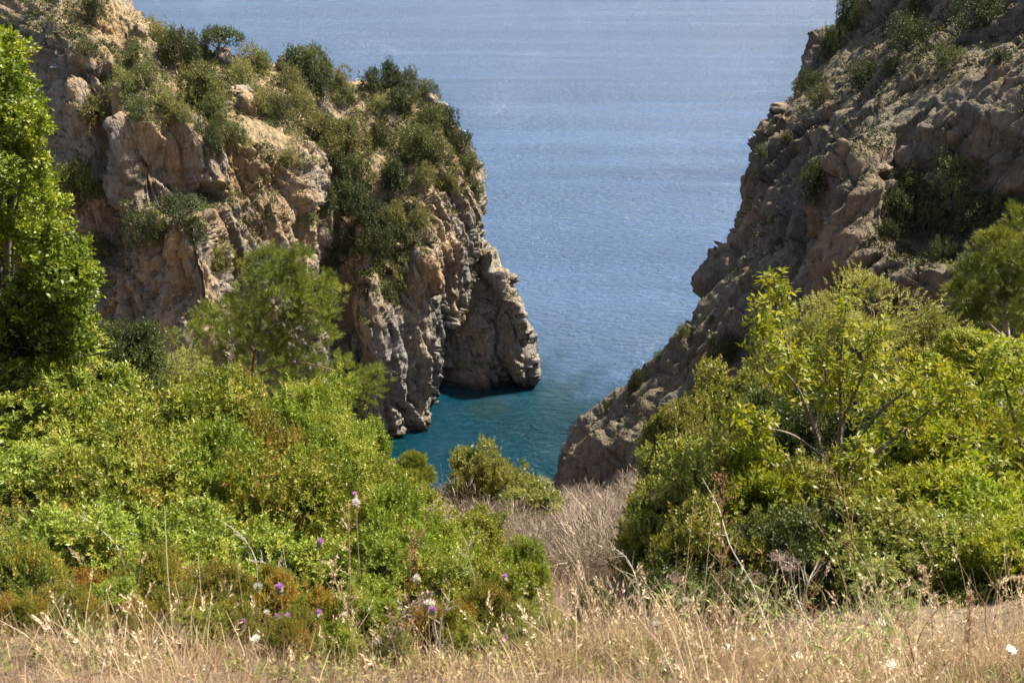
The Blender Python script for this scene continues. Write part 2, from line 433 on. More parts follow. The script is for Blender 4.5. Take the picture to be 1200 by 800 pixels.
RC = [
    col(('z', 655, 128, 0), (661, 560, 125), (680, 512, 126), (712, 468, 128), (757, 418, 131), (817, 338, 135), (860, 282, 138), (884, 200, 143), (906, 132, 149), (948, 84, 157), (985, 25, 165), (1003, -60, 172)),
    col(('z', 690, 118, 2), (705, 590, 116), (735, 530, 117), (775, 480, 118), (820, 410, 121), (862, 340, 124), (900, 280, 127), (925, 200, 133), (948, 135, 140), (985, 85, 148), (1030, 20, 156), (1050, -60, 163)),
    col(('z', 745, 107, 4), (760, 640, 107), (800, 560, 107), (830, 500, 108), (865, 430, 110), (905, 370, 112), (940, 300, 115), (958, 215, 121), (985, 140, 128), (1035, 80, 137), (1080, 10, 146), (1100, -70, 152)),
    col(('z', 810, 97, 4), (830, 680, 98), (870, 590, 98), (900, 520, 98), (935, 440, 99), (965, 370, 100), (985, 290, 101), (1000, 195, 105), (1030, 130, 115), (1080, 70, 124), (1130, 0, 132), (1150, -80, 140)),
    col(('z', 900, 90, 6), (920, 720, 92), (960, 620, 91), (990, 540, 91), (1015, 450, 92), (1035, 380, 93), (1050, 305, 95), (1065, 230, 104), (1085, 135, 109), (1140, 70, 116), (1190, 0, 123), (1210, -80, 132)),
    col(('z', 1010, 82, 8), (1030, 760, 84), (1070, 660, 84), (1090, 570, 84), (1105, 470, 85), (1120, 400, 86), (1135, 325, 88), (1140, 240, 99), (1160, 145, 102), (1200, 70, 107), (1250, 0, 113), (1270, -80, 121)),
    col(('z', 1180, 75, 10), (1200, 800, 76), (1220, 700, 76), (1230, 600, 77), (1235, 490, 78), (1240, 410, 80), (1245, 340, 83), (1250, 240, 92), (1260, 150, 95), (1290, 70, 99), (1330, 0, 105), (1350, -90, 113)),
    col(('z', 1430, 68, 12), (1450, 800, 70), (1460, 700, 70), (1470, 600, 71), (1480, 490, 72), (1480, 410, 74), (1480, 330, 77), (1490, 230, 82), (1500, 150, 86), (1520, 70, 90), (1550, 0, 96), (1570, -90, 104)),
]
r0 = RC[0]
RC.insert(0, [p + np.array([9, 9, -3 if k > 1 else 0]) for k, p in enumerate(r0)])
RC.insert(0, [p + np.array([24, 16, -10 if k > 1 else 0]) for k, p in enumerate(r0)])
for c in RC:
    t = c[-1]
    c.append(t + np.array([5, 7, -3])); c.append(np.array([t[0] + 16, t[1] + 14, -5]))
RC = np.array(RC)
carveR = [
    # hanging terrace full of scrub
    (pix(1060, 250, 100), pix(1190, 300, 92), 4.5, 2.0),
    # buttress and the fissures beside it
    (pix(1000, 190, 105), pix(985, 300, 101), 2.2, -2.4),
    (pix(1020, 210, 104), pix(1000, 300, 101), 1.2, 2.0),
    (pix(950, 200, 121), pix(925, 330, 116), 2.5, 2.5),
    (pix(870, 380, 114), pix(840, 440, 112), 2.2, 2.4),
    (pix(800, 420, 125), pix(770, 520, 119), 2.0, 1.8),
    (pix(1040, 60, 128), pix(1200, 140, 103), 3.0, -1.8),
    (pix(1020, 170, 112), pix(1190, 190, 100), 1.8, 1.6),
]
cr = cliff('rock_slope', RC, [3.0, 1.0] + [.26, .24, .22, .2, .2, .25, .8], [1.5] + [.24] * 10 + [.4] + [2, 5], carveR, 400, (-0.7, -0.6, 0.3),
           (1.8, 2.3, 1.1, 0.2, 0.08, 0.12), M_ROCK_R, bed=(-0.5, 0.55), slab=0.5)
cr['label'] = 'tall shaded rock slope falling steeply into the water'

# ------------------------------------------------------------------ the hillside we stand on
PY = np.array([-60, -8, 0, 2, 4.5, 9, 16, 24, 30, 45, 60, 110, 125, 400])
PZ = np.array([84, 79.2, 78.3, 77.6, 76.2, 73.2, 69.5, 65.2, 61, 49, 38, -1.0, -8, -20])

def ground_z(x, y):
    x, y = np.asarray(x, float), np.asarray(y, float)
    z = np.interp(y, PY, PZ)
    xc = 0.6 + 0.02 * y
    k = np.interp(y, [0, 6, 15, 40, 100], [0.02, 0.14, 0.46, 0.55, 0.55])
    left = np.maximum(0, -(x - xc) - np.interp(y, [0, 20, 100], [1.2, 1.8, 12])); right = np.maximum(0, (x - xc) - np.interp(y, [0, 20, 100], [1.4, 0.8, 12]))
    z = z + k * (22 * np.tanh(left / 22) + 22 * np.tanh(right / 22))
    z = z + 0.10 * np.sin(x * 0.9 + y * 0.5) + 0.08 * np.sin(x * 2.1 - y * 1.3)
    p = np.stack([x.ravel(), y.ravel(), z.ravel()], 1)
    return z + (0.08 * fbm(p / 1.2, 3, 7) + 0.03 * fbm(p / 0.3, 2, 9)).reshape(z.shape)

def build_ground():
    xs = np.concatenate([np.arange(-140, -30, 4), np.arange(-30, -9, 1.0), np.arange(-9, 9, 0.16), np.arange(9, 30, 1.0), np.arange(30, 141, 4)])
    ys = np.concatenate([np.arange(-60, 0, 6), np.arange(0, 26, 0.16), np.arange(26, 60, 1.0), np.arange(60, 150, 5)])
    X, Y = np.meshgrid(xs, ys, indexing='ij')
    Z = ground_z(X, Y)
    P = np.stack([X, Y, Z], -1).reshape(-1, 3)
    m, nt, b = mat_new('dry_soil')
    L = nt.links.new
    g = N(nt, 'ShaderNodeNewGeometry')
    n = N(nt, 'ShaderNodeTexNoise', ins={'Scale': 2.2, 'Detail': 9, 'Roughness': 0.7}); L(g.outputs['Position'], n.inputs[0])
    r = ramp(nt, [(0.3, (0.05, 0.04, 0.025)), (0.5, (0.10, 0.072, 0.045)), (0.7, (0.20, 0.15, 0.095))]); L(n.outputs[0], r.inputs[0])
    L(r.outputs[0], b.inputs['Base Color']); b.inputs['Roughness'].default_value = 0.95
    n2 = N(nt, 'ShaderNodeTexNoise', ins={'Scale': 25, 'Detail': 6}); L(g.outputs['Position'], n2.inputs[0])
    bp = N(nt, 'ShaderNodeBump', ins={'Strength': 0.6, 'Distance': 0.05}); L(n2.outputs[0], bp.inputs['Height']); L(bp.outputs[0], b.inputs['Normal'])
    obj('ground', new_mesh('ground', P, grid_quads(len(xs), len(ys))), m, kind='structure')
build_ground()
bpy.context.view_layer.update()


# ------------------------------------------------------------------ growing things: generators
def unit(v):
    return v / np.maximum(np.linalg.norm(v, axis=-1, keepdims=True), 1e-9)

def leaf_quads(base, d, up, ln, wd, fold=0.25, droop=0.0):
    """rhombic leaves, all arguments (n,3) or (n,) -> (n*4,3)"""
    s = unit(np.cross(d, up)); n = np.cross(s, d)
    ln = ln[:, None]; wd = wd[:, None]
    mid = base + d * ln * 0.45 - n * wd * fold
    tip = base + d * ln - n * ln * droop
    return np.stack([base, mid + s * wd * 0.5, tip, mid - s * wd * 0.5], 1).reshape(-1, 3)

def make_shoot(rng, n, length, ll, lw, spread=1.0, rosette=0.3, droop=0.15, start=0.1):
    """leaves round one shoot along +Z -> (n,4,3)"""
    t = start + (1 - start) * (np.arange(n) + rng.random(n) * 0.6) / n
    az = np.arange(n) * 2.4 + rng.random(n) * 0.8
    open_ = spread * (1.0 - 0.55 * t) + rng.normal(0, 0.18, n)
    d = np.stack([np.cos(az) * np.sin(open_), np.sin(az) * np.sin(open_), np.cos(open_)], 1)
    base = np.stack([0 * t, 0 * t, t * length], 1)
    base[:, :2] += rng.normal(0, 0.03 * length, (n, 2))
    up = unit(np.array([0, 0, 1.0]) + rng.normal(0, 0.45, (n, 3)))
    L = ll * (0.7 + 0.6 * rng.random(n)) * (1 - rosette * t); W = lw * (0.7 + 0.6 * rng.random(n)) * (1 - rosette * t)
    return leaf_quads(base, d, up, L, W, droop=droop).reshape(n, 4, 3)

def frames(D, rng):
    D = unit(D)
    a = unit(np.cross(D, unit(rng.normal(0, 1, D.shape))))
    b = np.cross(D, a)
    return np.stack([a, b, D], 2)            # columns

def place_shoots(templates, P, D, S, tint, rng, tvar=0.12):
    """copy shoot templates to points P along D with sizes S"""
    Vs, Ts = [], []
    pick = rng.integers(0, len(templates), len(P))
    F = frames(D, rng)
    for k, T in enumerate(templates):
        m = pick == k
        if not m.any():
            continue
        V = np.einsum('nij,lqj->nlqi', F[m], T) * S[m][:, None, None, None] + P[m][:, None, None, :]
        tt = tint[m][:, None] + rng.normal(0, tvar, (m.sum(), T.shape[0]))
        Vs.append(V.reshape(-1, 3)); Ts.append(np.repeat(tt.reshape(-1), 4))
    V = np.concatenate(Vs); t = np.clip(np.concatenate(Ts), 0, 1)
    return V, t

def foliage_mesh(name, V, t):
    return new_mesh(name, V, np.arange(len(V)).reshape(-1, 4), tint=t)

def tube(path, radii, sides=6):
    path = np.asarray(path, float); n = len(path)
    tg = unit(np.gradient(path, axis=0))
    ref = np.array([0.3, 0.9, 0.1]) if abs(tg[:, 1].mean()) < 0.8 else np.array([1.0, 0.1, 0.2])
    a = unit(np.cross(tg, ref)); b = np.cross(tg, a)
    ang = np.arange(sides) / sides * 2 * math.pi
    ring = path[:, None] + np.asarray(radii)[:, None, None] * (np.cos(ang)[None, :, None] * a[:, None] + np.sin(ang)[None, :, None] * b[:, None])
    V = ring.reshape(-1, 3); q = []
    for i in range(n - 1):
        for j in range(sides):
            k = (j + 1) % sides
            q.append((i * sides + j, i * sides + k, (i + 1) * sides + k, (i + 1) * sides + j))
    return V, np.array(q)

def join(parts):
    Vs, Qs, o = [], [], 0
    for V, Q in parts:
        Vs.append(V); Qs.append(Q + o); o += len(V)
    return np.concatenate(Vs), np.concatenate(Qs)

def wiggle_path(a, b, n, amp, rng):
    a, b = np.asarray(a, float), np.asarray(b, float)
    t = np.linspace(0, 1, n)[:, None]
    p = a + (b - a) * t
    w = rng.normal(0, amp, (n, 3)); w = np.cumsum(w, 0); w -= t * w[-1]
    return p + w

def dome_lobes(rng, n, r=(0.26, 0.42), zc=0.55, zh=0.55, spread=0.62, hs=1.0):
    """irregular heap of leafy clumps that fills a unit bush (radius about 1, height about 1)"""
    L = []
    for i in range(n):
        az = i * 2.4 + rng.random() * 0.9
        k = math.sqrt((i + 0.5) / n)
        rr = spread * k * (0.85 + 0.3 * rng.random())
        top = math.sqrt(max(0.05, 1 - (rr / 0.98) ** 2))
        z = zc * top + rng.normal(0, 0.11) + (zh - 0.5) * top
        s = rng.uniform(*r)
        L.append((np.array([rr * math.cos(az), rr * math.sin(az), max(0.12, z)]), np.array([s, s, s * rng.uniform(0.75, 1.0)])))
        if k > 0.55:
            s2 = rng.uniform(*r)
            for f in ((0.42,) if hs < 1.3 else (0.64, 0.28)):
                L.append((np.array([rr * 1.05 * math.cos(az + f), rr * 1.05 * math.sin(az + f), max(0.1, z * f)]), np.array([s2, s2, s2])))
    if hs != 1.0:
        L = [(c * np.array([1, 1, hs]), r_) for c, r_ in L]
    return L

def crown_points(rng, lobes, n, shell=0.82, up=0.35, rough=0.28, keep=0.72, ragged=0.07, gap=0.04):
    w = np.array([np.prod(r) ** 0.66 for _, r in lobes]); w /= w.sum()
    cnt = rng.multinomial(int(n * 3.0), w)
    P, D = [], []
    C = np.array([c for c, _ in lobes]); Rr = np.array([r for _, r in lobes])
    for (c, r), m in zip(lobes, cnt):
        d = unit(rng.normal(0, 1, (m, 3)) + np.array([0, 0, 0.25]))
        q = np.where(rng.random(m) < shell, rng.uniform(0.8, 1.04, m), rng.uniform(0.3, 0.8, m))
        q = np.where(rng.random(m) < ragged, rng.uniform(1.04, 1.32, m), q)
        lump = 1 + rough * vnoise(d * 2.6 + c * 7 + 50, 3)
        P.append(c + d * r * (q * lump)[:, None]); D.append(d)
    P = np.concatenate(P); D = np.concatenate(D)
    dist = np.linalg.norm((P[:, None, :] - C[None]) / Rr[None], axis=2)
    inside = (dist < keep).sum(1)
    own = inside <= (rng.random(len(P)) < 0.25)
    own &= P[:, 2] > 0.0
    sc_ = 1.0 / Rr.mean()
    gap_ = vnoise(P * sc_ * 0.9 + 9, 8)
    own &= (gap_ > gap) | (rng.random(len(P)) < 0.07) | (dist.min(1) < 0.7)
    P, D = P[own], D[own]
    s = rng.permutation(len(P))[:n]
    P, D = P[s], D[s]
    D = unit(D + np.array([0, 0, up]) + rng.normal(0, 0.28, D.shape))
    return P, D

def bush_mesh(name, seed, n, templates_args, lobes_args=None, lobes=None, tint=(0.5, 0.2), patch=2.2, size=(0.8, 1.2), **kw):
    rng = np.random.default_rng(seed)
    T = [make_shoot(rng, **templates_args) for _ in range(6)]
    lobes = lobes if lobes is not None else dome_lobes(rng, **(lobes_args or dict(n=15)))
    P, D = crown_points(rng, lobes, n, **kw)
    tt = tint[0] + tint[1] * 1.3 * vnoise(P * patch + seed, 5) + rng.normal(0, tint[1] * 0.5, len(P))
    V, t = place_shoots(T, P, D, rng.uniform(size[0], size[1], len(P)), tt, rng)
    return foliage_mesh(name, V, t), lobes

def stems_mesh(name, seed, lobes, r0=0.03, sides=5, frac=0.75, root=0.12, limit=14):
    rng = np.random.default_rng(seed + 1)
    parts = []
    for c, r in lobes[:limit]:
        a = np.array([rng.normal(0, root * .5), rng.normal(0, root * .5), -0.35])
        b = c * np.array([0.85, 0.85, 1.0]) + np.array([0, 0, -0.05])
        mid = (a + b) / 2 + np.array([0, 0, -0.05]); mid[:2] *= 0.6
        p = catmull(np.array([a, mid, b * frac + c * (1 - frac)]), np.linspace(0, 2, 7)) + rng.normal(0, 0.012, (7, 3))
        parts.append(tube(p, np.linspace(r0, r0 * 0.25, 7), sides))
        for k in range(3):
            e = c + unit(rng.normal(0, 1, 3) + np.array([0, 0, .4])) * r * 0.85
            parts.append(tube(wiggle_path(p[4], e, 5, 0.015, rng), np.linspace(r0 * 0.35, r0 * 0.08, 5), 4))
    V, Q = join(parts)
    return new_mesh(name, V, Q, smooth=True)

def bark_mat(name, c, c2):
    m, nt, b = mat_new(name); L = nt.links.new
    tc = N(nt, 'ShaderNodeTexCoord')
    mp = N(nt, 'ShaderNodeMapping'); mp.inputs['Scale'].default_value = (1, 1, 0.25); L(tc.outputs['Object'], mp.inputs[0])
    n = N(nt, 'ShaderNodeTexNoise', ins={'Scale': 30, 'Detail': 6, 'Roughness': 0.7}); L(mp.outputs[0], n.inputs[0])
    r = ramp(nt, [(0.35, c), (0.65, c2)]); L(n.outputs[0], r.inputs[0]); L(r.outputs[0], b.inputs['Base Color'])
    b.inputs['Roughness'].default_value = 0.9
    bp = N(nt, 'ShaderNodeBump', ins={'Strength': 0.6, 'Distance': 0.02}); L(n.outputs[0], bp.inputs['Height']); L(bp.outputs[0], b.inputs['Normal'])
    return m

M_BARK = bark_mat('grey_brown_bark', (0.07, 0.055, 0.04), (0.22, 0.18, 0.14))
M_BARK_PINE = bark_mat('pine_bark', (0.10, 0.05, 0.03), (0.24, 0.14, 0.09))
M_DEAD = bark_mat('bleached_dead_wood', (0.25, 0.21, 0.17), (0.5, 0.45, 0.38))

# leaf colours
M_TEREB = leaf_mat('terebinth_leaves', [(0.0, (0.050, 0.085, 0.010)), (0.38, (0.152, 0.190, 0.019)), (0.66, (0.240, 0.268, 0.036)), (0.84, (0.29, 0.265, 0.055)), (1.0, (0.32, 0.15, 0.045))], rough=0.42, transl=0.27, var=0.15)
M_LEMON = leaf_mat('bright_leaves', [(0.0, (0.093, 0.123, 0.010)), (0.5, (0.194, 0.230, 0.018)), (1.0, (0.341, 0.302, 0.035))], rough=0.48, transl=0.42)
M_IVY = leaf_mat('glossy_yellow_green_leaves', [(0.0, (0.045, 0.070, 0.006)), (0.5, (0.125, 0.155, 0.010)), (1.0, (0.26, 0.25, 0.018))], rough=0.45, transl=0.3)
M_OLIVE = leaf_mat('olive_green_leaves', [(0.0, (0.10, 0.12, 0.028)), (0.5, (0.205, 0.215, 0.050)), (1.0, (0.32, 0.29, 0.085))], rough=0.5, transl=0.3)
M_HOLM = leaf_mat('oak_leaves', [(0.0, (0.060, 0.075, 0.014)), (0.5, (0.165, 0.180, 0.036)), (0.85, (0.26, 0.24, 0.055)), (1.0, (0.26, 0.16, 0.05))], rough=0.4, transl=0.3, var=0.15)
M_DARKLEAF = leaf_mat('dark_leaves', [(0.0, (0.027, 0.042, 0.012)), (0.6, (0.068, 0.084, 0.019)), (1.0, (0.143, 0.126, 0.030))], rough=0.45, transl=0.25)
M_RUST = leaf_mat('rusty_autumn_leaves', [(0.0, (0.060, 0.085, 0.016)), (0.35, (0.17, 0.18, 0.030)), (0.6, (0.28, 0.23, 0.040)), (0.82, (0.34, 0.16, 0.035)), (1.0, (0.30, 0.075, 0.03))], rough=0.5, transl=0.35)
M_NEEDLE = leaf_mat('pine_needles', [(0.0, (0.050, 0.075, 0.012)), (0.5, (0.130, 0.160, 0.024)), (1.0, (0.25, 0.24, 0.040))], rough=0.5, transl=0.3)
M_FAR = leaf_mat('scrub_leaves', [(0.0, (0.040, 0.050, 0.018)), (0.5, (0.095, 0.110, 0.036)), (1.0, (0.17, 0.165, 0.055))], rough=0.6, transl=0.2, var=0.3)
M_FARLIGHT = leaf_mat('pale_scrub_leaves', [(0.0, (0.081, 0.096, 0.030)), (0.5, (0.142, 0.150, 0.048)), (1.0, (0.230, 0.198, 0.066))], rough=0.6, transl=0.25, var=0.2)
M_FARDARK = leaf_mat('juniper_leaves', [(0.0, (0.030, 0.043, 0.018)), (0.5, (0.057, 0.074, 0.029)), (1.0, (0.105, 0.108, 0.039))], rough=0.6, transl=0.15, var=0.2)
M_TWIG = leaf_mat('dry_grey_twigs', [(0.0, (0.07, 0.055, 0.042)), (0.5, (0.20, 0.155, 0.120)), (1.0, (0.42, 0.34, 0.27))], rough=0.9, transl=0.05, spec=0.1)
M_STRAW = leaf_mat('dry_straw', [(0.0, (0.20, 0.135, 0.075)), (0.5, (0.46, 0.335, 0.195)), (1.0, (0.72, 0.58, 0.38))], rough=0.7, transl=0.25, tr_tint=(1, 1, 0.9), spec=0.3)

PROTO = {}
USED = {}

PH = {}

def proto(key, name, category, meshes):
    """meshes: [(part name, mesh, material, kind or None)] -> prototype record; the first placing uses it, the rest copy it"""
    for _, me, mt in meshes:
        if not me.materials:
            me.materials.append(mt)
    PROTO[key] = (name, category, meshes)
    me = meshes[0][1]
    a = np.empty(len(me.vertices) * 3, np.float32); me.vertices.foreach_get('co', a); a = a.reshape(-1, 3)
    PH[key] = (float(np.percentile(a[:, 2], 99.5)), float(np.percentile(np.hypot(a[:, 0], a[:, 1]), 97)))

def place(key, loc, scale, rz, label, group=None, name=None, tilt=(0, 0), parts=None):
    nm, cat, meshes = PROTO[key]
    root = bpy.data.objects.new(name or nm, None)
    COL.objects.link(root)
    root.empty_display_size = 0.2
    root.location = loc
    root.rotation_euler = (tilt[0], tilt[1], rz)
    root.scale = scale if hasattr(scale, '__len__') else (scale,) * 3
    root['label'] = label; root['category'] = cat
    if group:
        root['group'] = group
    for pn, me, mt in meshes:
        if parts and pn not in parts:
            continue
        o = bpy.data.objects.new(pn, me); COL.objects.link(o); o.parent = root
    return root

def bush_proto(key, name, cat, seed, n, T, mat, bark=M_BARK, r0=0.03, part='foliage', stem='stem', limit=14, **kw):
    me, lobes = bush_mesh(name + '_' + part, seed, n, T, **kw)
    proto(key, name, cat, [(part, me, mat), (stem, stems_mesh(name + '_' + stem, seed, lobes, r0, limit=limit), bark)])

# close bushes, unit size (radius 1, height 1)
TP = dict(n=12, length=0.13, ll=0.062, lw=0.023, spread=1.15, rosette=0.2, droop=0.2)
for k in range(3):
    bush_proto('tereb%d' % k, 'bush', 'bush', 10 + k, 3700, TP, M_TEREB, lobes_args=dict(n=17 + 2 * k, r=(0.17, 0.34)), tint=(0.50, 0.26), patch=2.3)
TQ = dict(TP, ll=0.055, lw=0.020, length=0.12)
for k in range(2):
    bush_proto('terebt%d' % k, 'bush', 'bush', 16 + k, 5200, TQ, M_TEREB, lobes_args=dict(n=17 + 2 * k, r=(0.17, 0.34), hs=1.6), tint=(0.50, 0.26), patch=2.3)
bush_proto('lemont', 'bush', 'bush', 28, 3300, dict(n=10, length=0.14, ll=0.080, lw=0.032, spread=1.1, droop=0.25), M_LEMON, lobes_args=dict(n=14, r=(0.2, 0.38), hs=1.6), tint=(0.5, 0.2))
bush_proto('holmt', 'bush', 'bush', 29, 4200, dict(n=9, length=0.11, ll=0.058, lw=0.034, spread=1.2, droop=0.15), M_HOLM, lobes_args=dict(n=15, r=(0.2, 0.36), hs=1.6), tint=(0.5, 0.2), patch=3.2)
bush_proto('olivet', 'bush', 'bush', 30, 6000, dict(n=12, length=0.10, ll=0.042, lw=0.016, spread=1.0, droop=0.1), M_OLIVE, lobes_args=dict(n=20, r=(0.17, 0.33), hs=1.7), tint=(0.5, 0.18), patch=3.0)
bush_proto('darkt', 'bush', 'bush', 31, 3600, dict(n=9, length=0.12, ll=0.060, lw=0.026, spread=1.1, droop=0.15), M_DARKLEAF, lobes_args=dict(n=15, r=(0.2, 0.36), hs=1.7), tint=(0.45, 0.2))
bush_proto('lemon', 'bush', 'bush', 20, 2600, dict(n=10, length=0.15, ll=0.085, lw=0.034, spread=1.1, droop=0.25), M_LEMON, lobes_args=dict(n=14, r=(0.2, 0.38)), tint=(0.5, 0.2))
bush_proto('holm', 'bush', 'bush', 21, 3400, dict(n=9, length=0.11, ll=0.060, lw=0.036, spread=1.2, droop=0.15), M_HOLM, lobes_args=dict(n=17, r=(0.2, 0.36)), tint=(0.5, 0.2), patch=3.2)
bush_proto('holm2', 'bush', 'bush', 22, 3000, dict(n=9, length=0.11, ll=0.060, lw=0.034, spread=1.2, droop=0.15), M_HOLM, lobes_args=dict(n=12, r=(0.24, 0.42)), tint=(0.5, 0.2), patch=3.2)
bush_proto('olive', 'bush', 'bush', 23, 5200, dict(n=12, length=0.10, ll=0.040, lw=0.014, spread=1.0, droop=0.1), M_OLIVE, lobes_args=dict(n=20, r=(0.17, 0.33)), tint=(0.5, 0.18), patch=3.0)
bush_proto('dark', 'bush', 'bush', 24, 3000, dict(n=9, length=0.12, ll=0.060, lw=0.026, spread=1.1, droop=0.15), M_DARKLEAF, lobes_args=dict(n=15, r=(0.22, 0.4)), tint=(0.45, 0.2))
bush_proto('rust0', 'shrub', 'shrub', 25, 2600, dict(n=11, length=0.17, ll=0.050, lw=0.024, spread=0.9, droop=0.1), M_RUST, lobes_args=dict(n=16, r=(0.16, 0.30)), tint=(0.46, 0.32), patch=2.0, up=1.2)
bush_proto('rust1', 'shrub', 'shrub', 26, 2400, dict(n=11, length=0.17, ll=0.050, lw=0.024, spread=0.9, droop=0.1), M_RUST, lobes_args=dict(n=13, r=(0.16, 0.30)), tint=(0.36, 0.34), patch=2.0, up=1.2)

# scrub and trees of the cliffs, seen from 100 m and more
TF = dict(n=6, length=0.17, ll=0.085, lw=0.04, spread=1.1)
for k in range(3):
    bush_proto('far%d' % k, 'shrub', 'shrub', 40 + k, 900, TF, M_FAR, r0=0.05, limit=6, lobes_args=dict(n=7 + 2 * k, r=(0.16, 0.42), spread=0.72), tint=(0.5, 0.3), patch=1.8, rough=0.5, ragged=0.14)
for k in range(2):
    bush_proto('pale%d' % k, 'shrub', 'shrub', 45 + k, 900, TF, M_FARLIGHT, r0=0.05, limit=6, lobes_args=dict(n=8 + 2 * k, r=(0.16, 0.40), spread=0.72), tint=(0.5, 0.3), patch=1.8, rough=0.5, ragged=0.14)
bush_proto('fdark0', 'shrub', 'shrub', 48, 1000, TF, M_FARDARK, r0=0.05, limit=6, lobes_args=dict(n=8, r=(0.16, 0.42), spread=0.75), tint=(0.5, 0.3), rough=0.5, ragged=0.14)
bush_proto('fdark1', 'shrub', 'shrub', 49, 1000, TF, M_FARDARK, r0=0.05, limit=6, lobes_args=dict(n=10, r=(0.15, 0.36), spread=0.78), tint=(0.5, 0.3), rough=0.5, ragged=0.14)

def far_tree(key, name, cat, seed, lobes, n, mat, trunk, bark=M_BARK, T=TF, **kw):
    me, _ = bush_mesh(name + '_crown', seed, n, T, lobes=lobes, **kw)
    rng = np.random.default_rng(seed)
    parts = []
    for a, b, ra, rb in trunk:
        parts.append(tube(wiggle_path(a, b, 6, 0.012, rng), np.linspace(ra, rb, 6), 6))
    V, Q = join(parts)
    proto(key, name, cat, [('crown', me, mat), ('trunk', new_mesh(name + '_trunk', V, Q, smooth=True), bark)])

A = np.array
# flat-topped tree on a bare trunk
rg = np.random.default_rng(5)
ul = [(A([math.cos(a) * r, math.sin(a) * r, z]), A([s, s, s * 0.30])) for a, r, z, s in
      [(0, 0.15, .95, .36), (1.2, .55, .88, .30), (2.6, .6, .80, .34), (3.9, .5, .90, .28), (5.1, .62, .80, .32), (0.3, .7, .74, .24)]]
ut = [(A([0, 0, -.3]), A([.06, 0, .6]), .055, .04), (A([.05, 0, .5]), A([.5, .1, .74]), .03, .012), (A([.05, 0, .45]), A([-.45, .3, .76]), .03, .012),
      (A([.05, 0, .55]), A([-.2, -.45, .82]), .025, .01), (A([.05, 0, .6]), A([.1, .1, .95]), .03, .01), (A([.03, 0, .4]), A([.2, -.5, .66]), .02, .01)]
far_tree('umbrella', 'tree', 'tree', 60, ul, 750, M_FARDARK, ut, up=0.6)
# conifer with tiers
cl_ = [(A([0.12 * math.cos(i * 2.3), 0.12 * math.sin(i * 2.3), 0.14 + i * 0.088]), A([s, s, .10])) for i, s in enumerate([.52, .50, .47, .42, .37, .31, .26, .20, .14, .08])]
far_tree('conifer', 'tree', 'tree', 61, cl_, 900, M_FARDARK, [(A([0, 0, -.3]), A([0, 0, .98]), .05, .008)], up=0.0, rough=0.4)
# rounded pine with loose clumps
pl = [(A([math.cos(a) * r, math.sin(a) * r, z]), A([s, s, s * 0.7])) for a, r, z, s in
      [(0, 0.15, .88, .30), (1.1, .45, .74, .30), (2.4, .5, .66, .30), (3.6, .42, .78, .27), (4.9, .5, .62, .32), (6.0, .6, .50, .26), (1.8, .62, .46, .24), (3.1, .62, .45, .26), (4.2, .4, .42, .24)]]
pt = [(A([0, 0, -.3]), A([.04, .02, .8]), .05, .015), (A([.02, 0, .35]), A([.5, .2, .6]), .025, .01), (A([.02, 0, .3]), A([-.5, .1, .58]), .025, .01), (A([.02, 0, .4]), A([.1, -.5, .6]), .02, .01)]
far_tree('roundpine', 'tree', 'tree', 62, pl, 1300, M_FARLIGHT, pt, up=0.3, rough=0.5)
far_tree('darkpine', 'tree', 'tree', 63, pl, 1300, M_FAR, pt, up=0.3, rough=0.5)

# ------------------------------------------------------------------ scrub and trees on the cliffs
DG = bpy.context.evaluated_depsgraph_get()

def hit(px, py):
    p = pix(px, py, 50.0) - np.array([0, 0, CAM_Z])
    ok, loc, nor, idx, ob, mx = SC.ray_cast(DG, Vector((0, 0, CAM_Z)), Vector(p).normalized())
    return (np.array(loc), np.array(nor)) if ok and ob.name not in ('sea', 'ground', 'haze') else (None, None)

RS = random.Random(3)

def on_cliff(px, py, w, h, key, label, group=None):
    loc, nor = hit(px, py)
    if loc is None:
        for d in (8, 16, 26):
            loc, nor = hit(px - (d if px < 700 else -d), py + d)
            if loc is not None:
                break
    if loc is None:
        print('no ground for', px, py); return
    D = loc[1] * CP + (CAM_Z - loc[2]) * SP
    m = D / FPX
    ph, pr = PH[key]
    sx = 0.5 * w * m / pr; sz = h * m / ph * 1.0
    place(key, tuple(loc - np.array([0, 0, 0.12 * h * m])), (sx, sx * RS.uniform(.9, 1.1), sz), RS.uniform(0, 6.28), label, group)

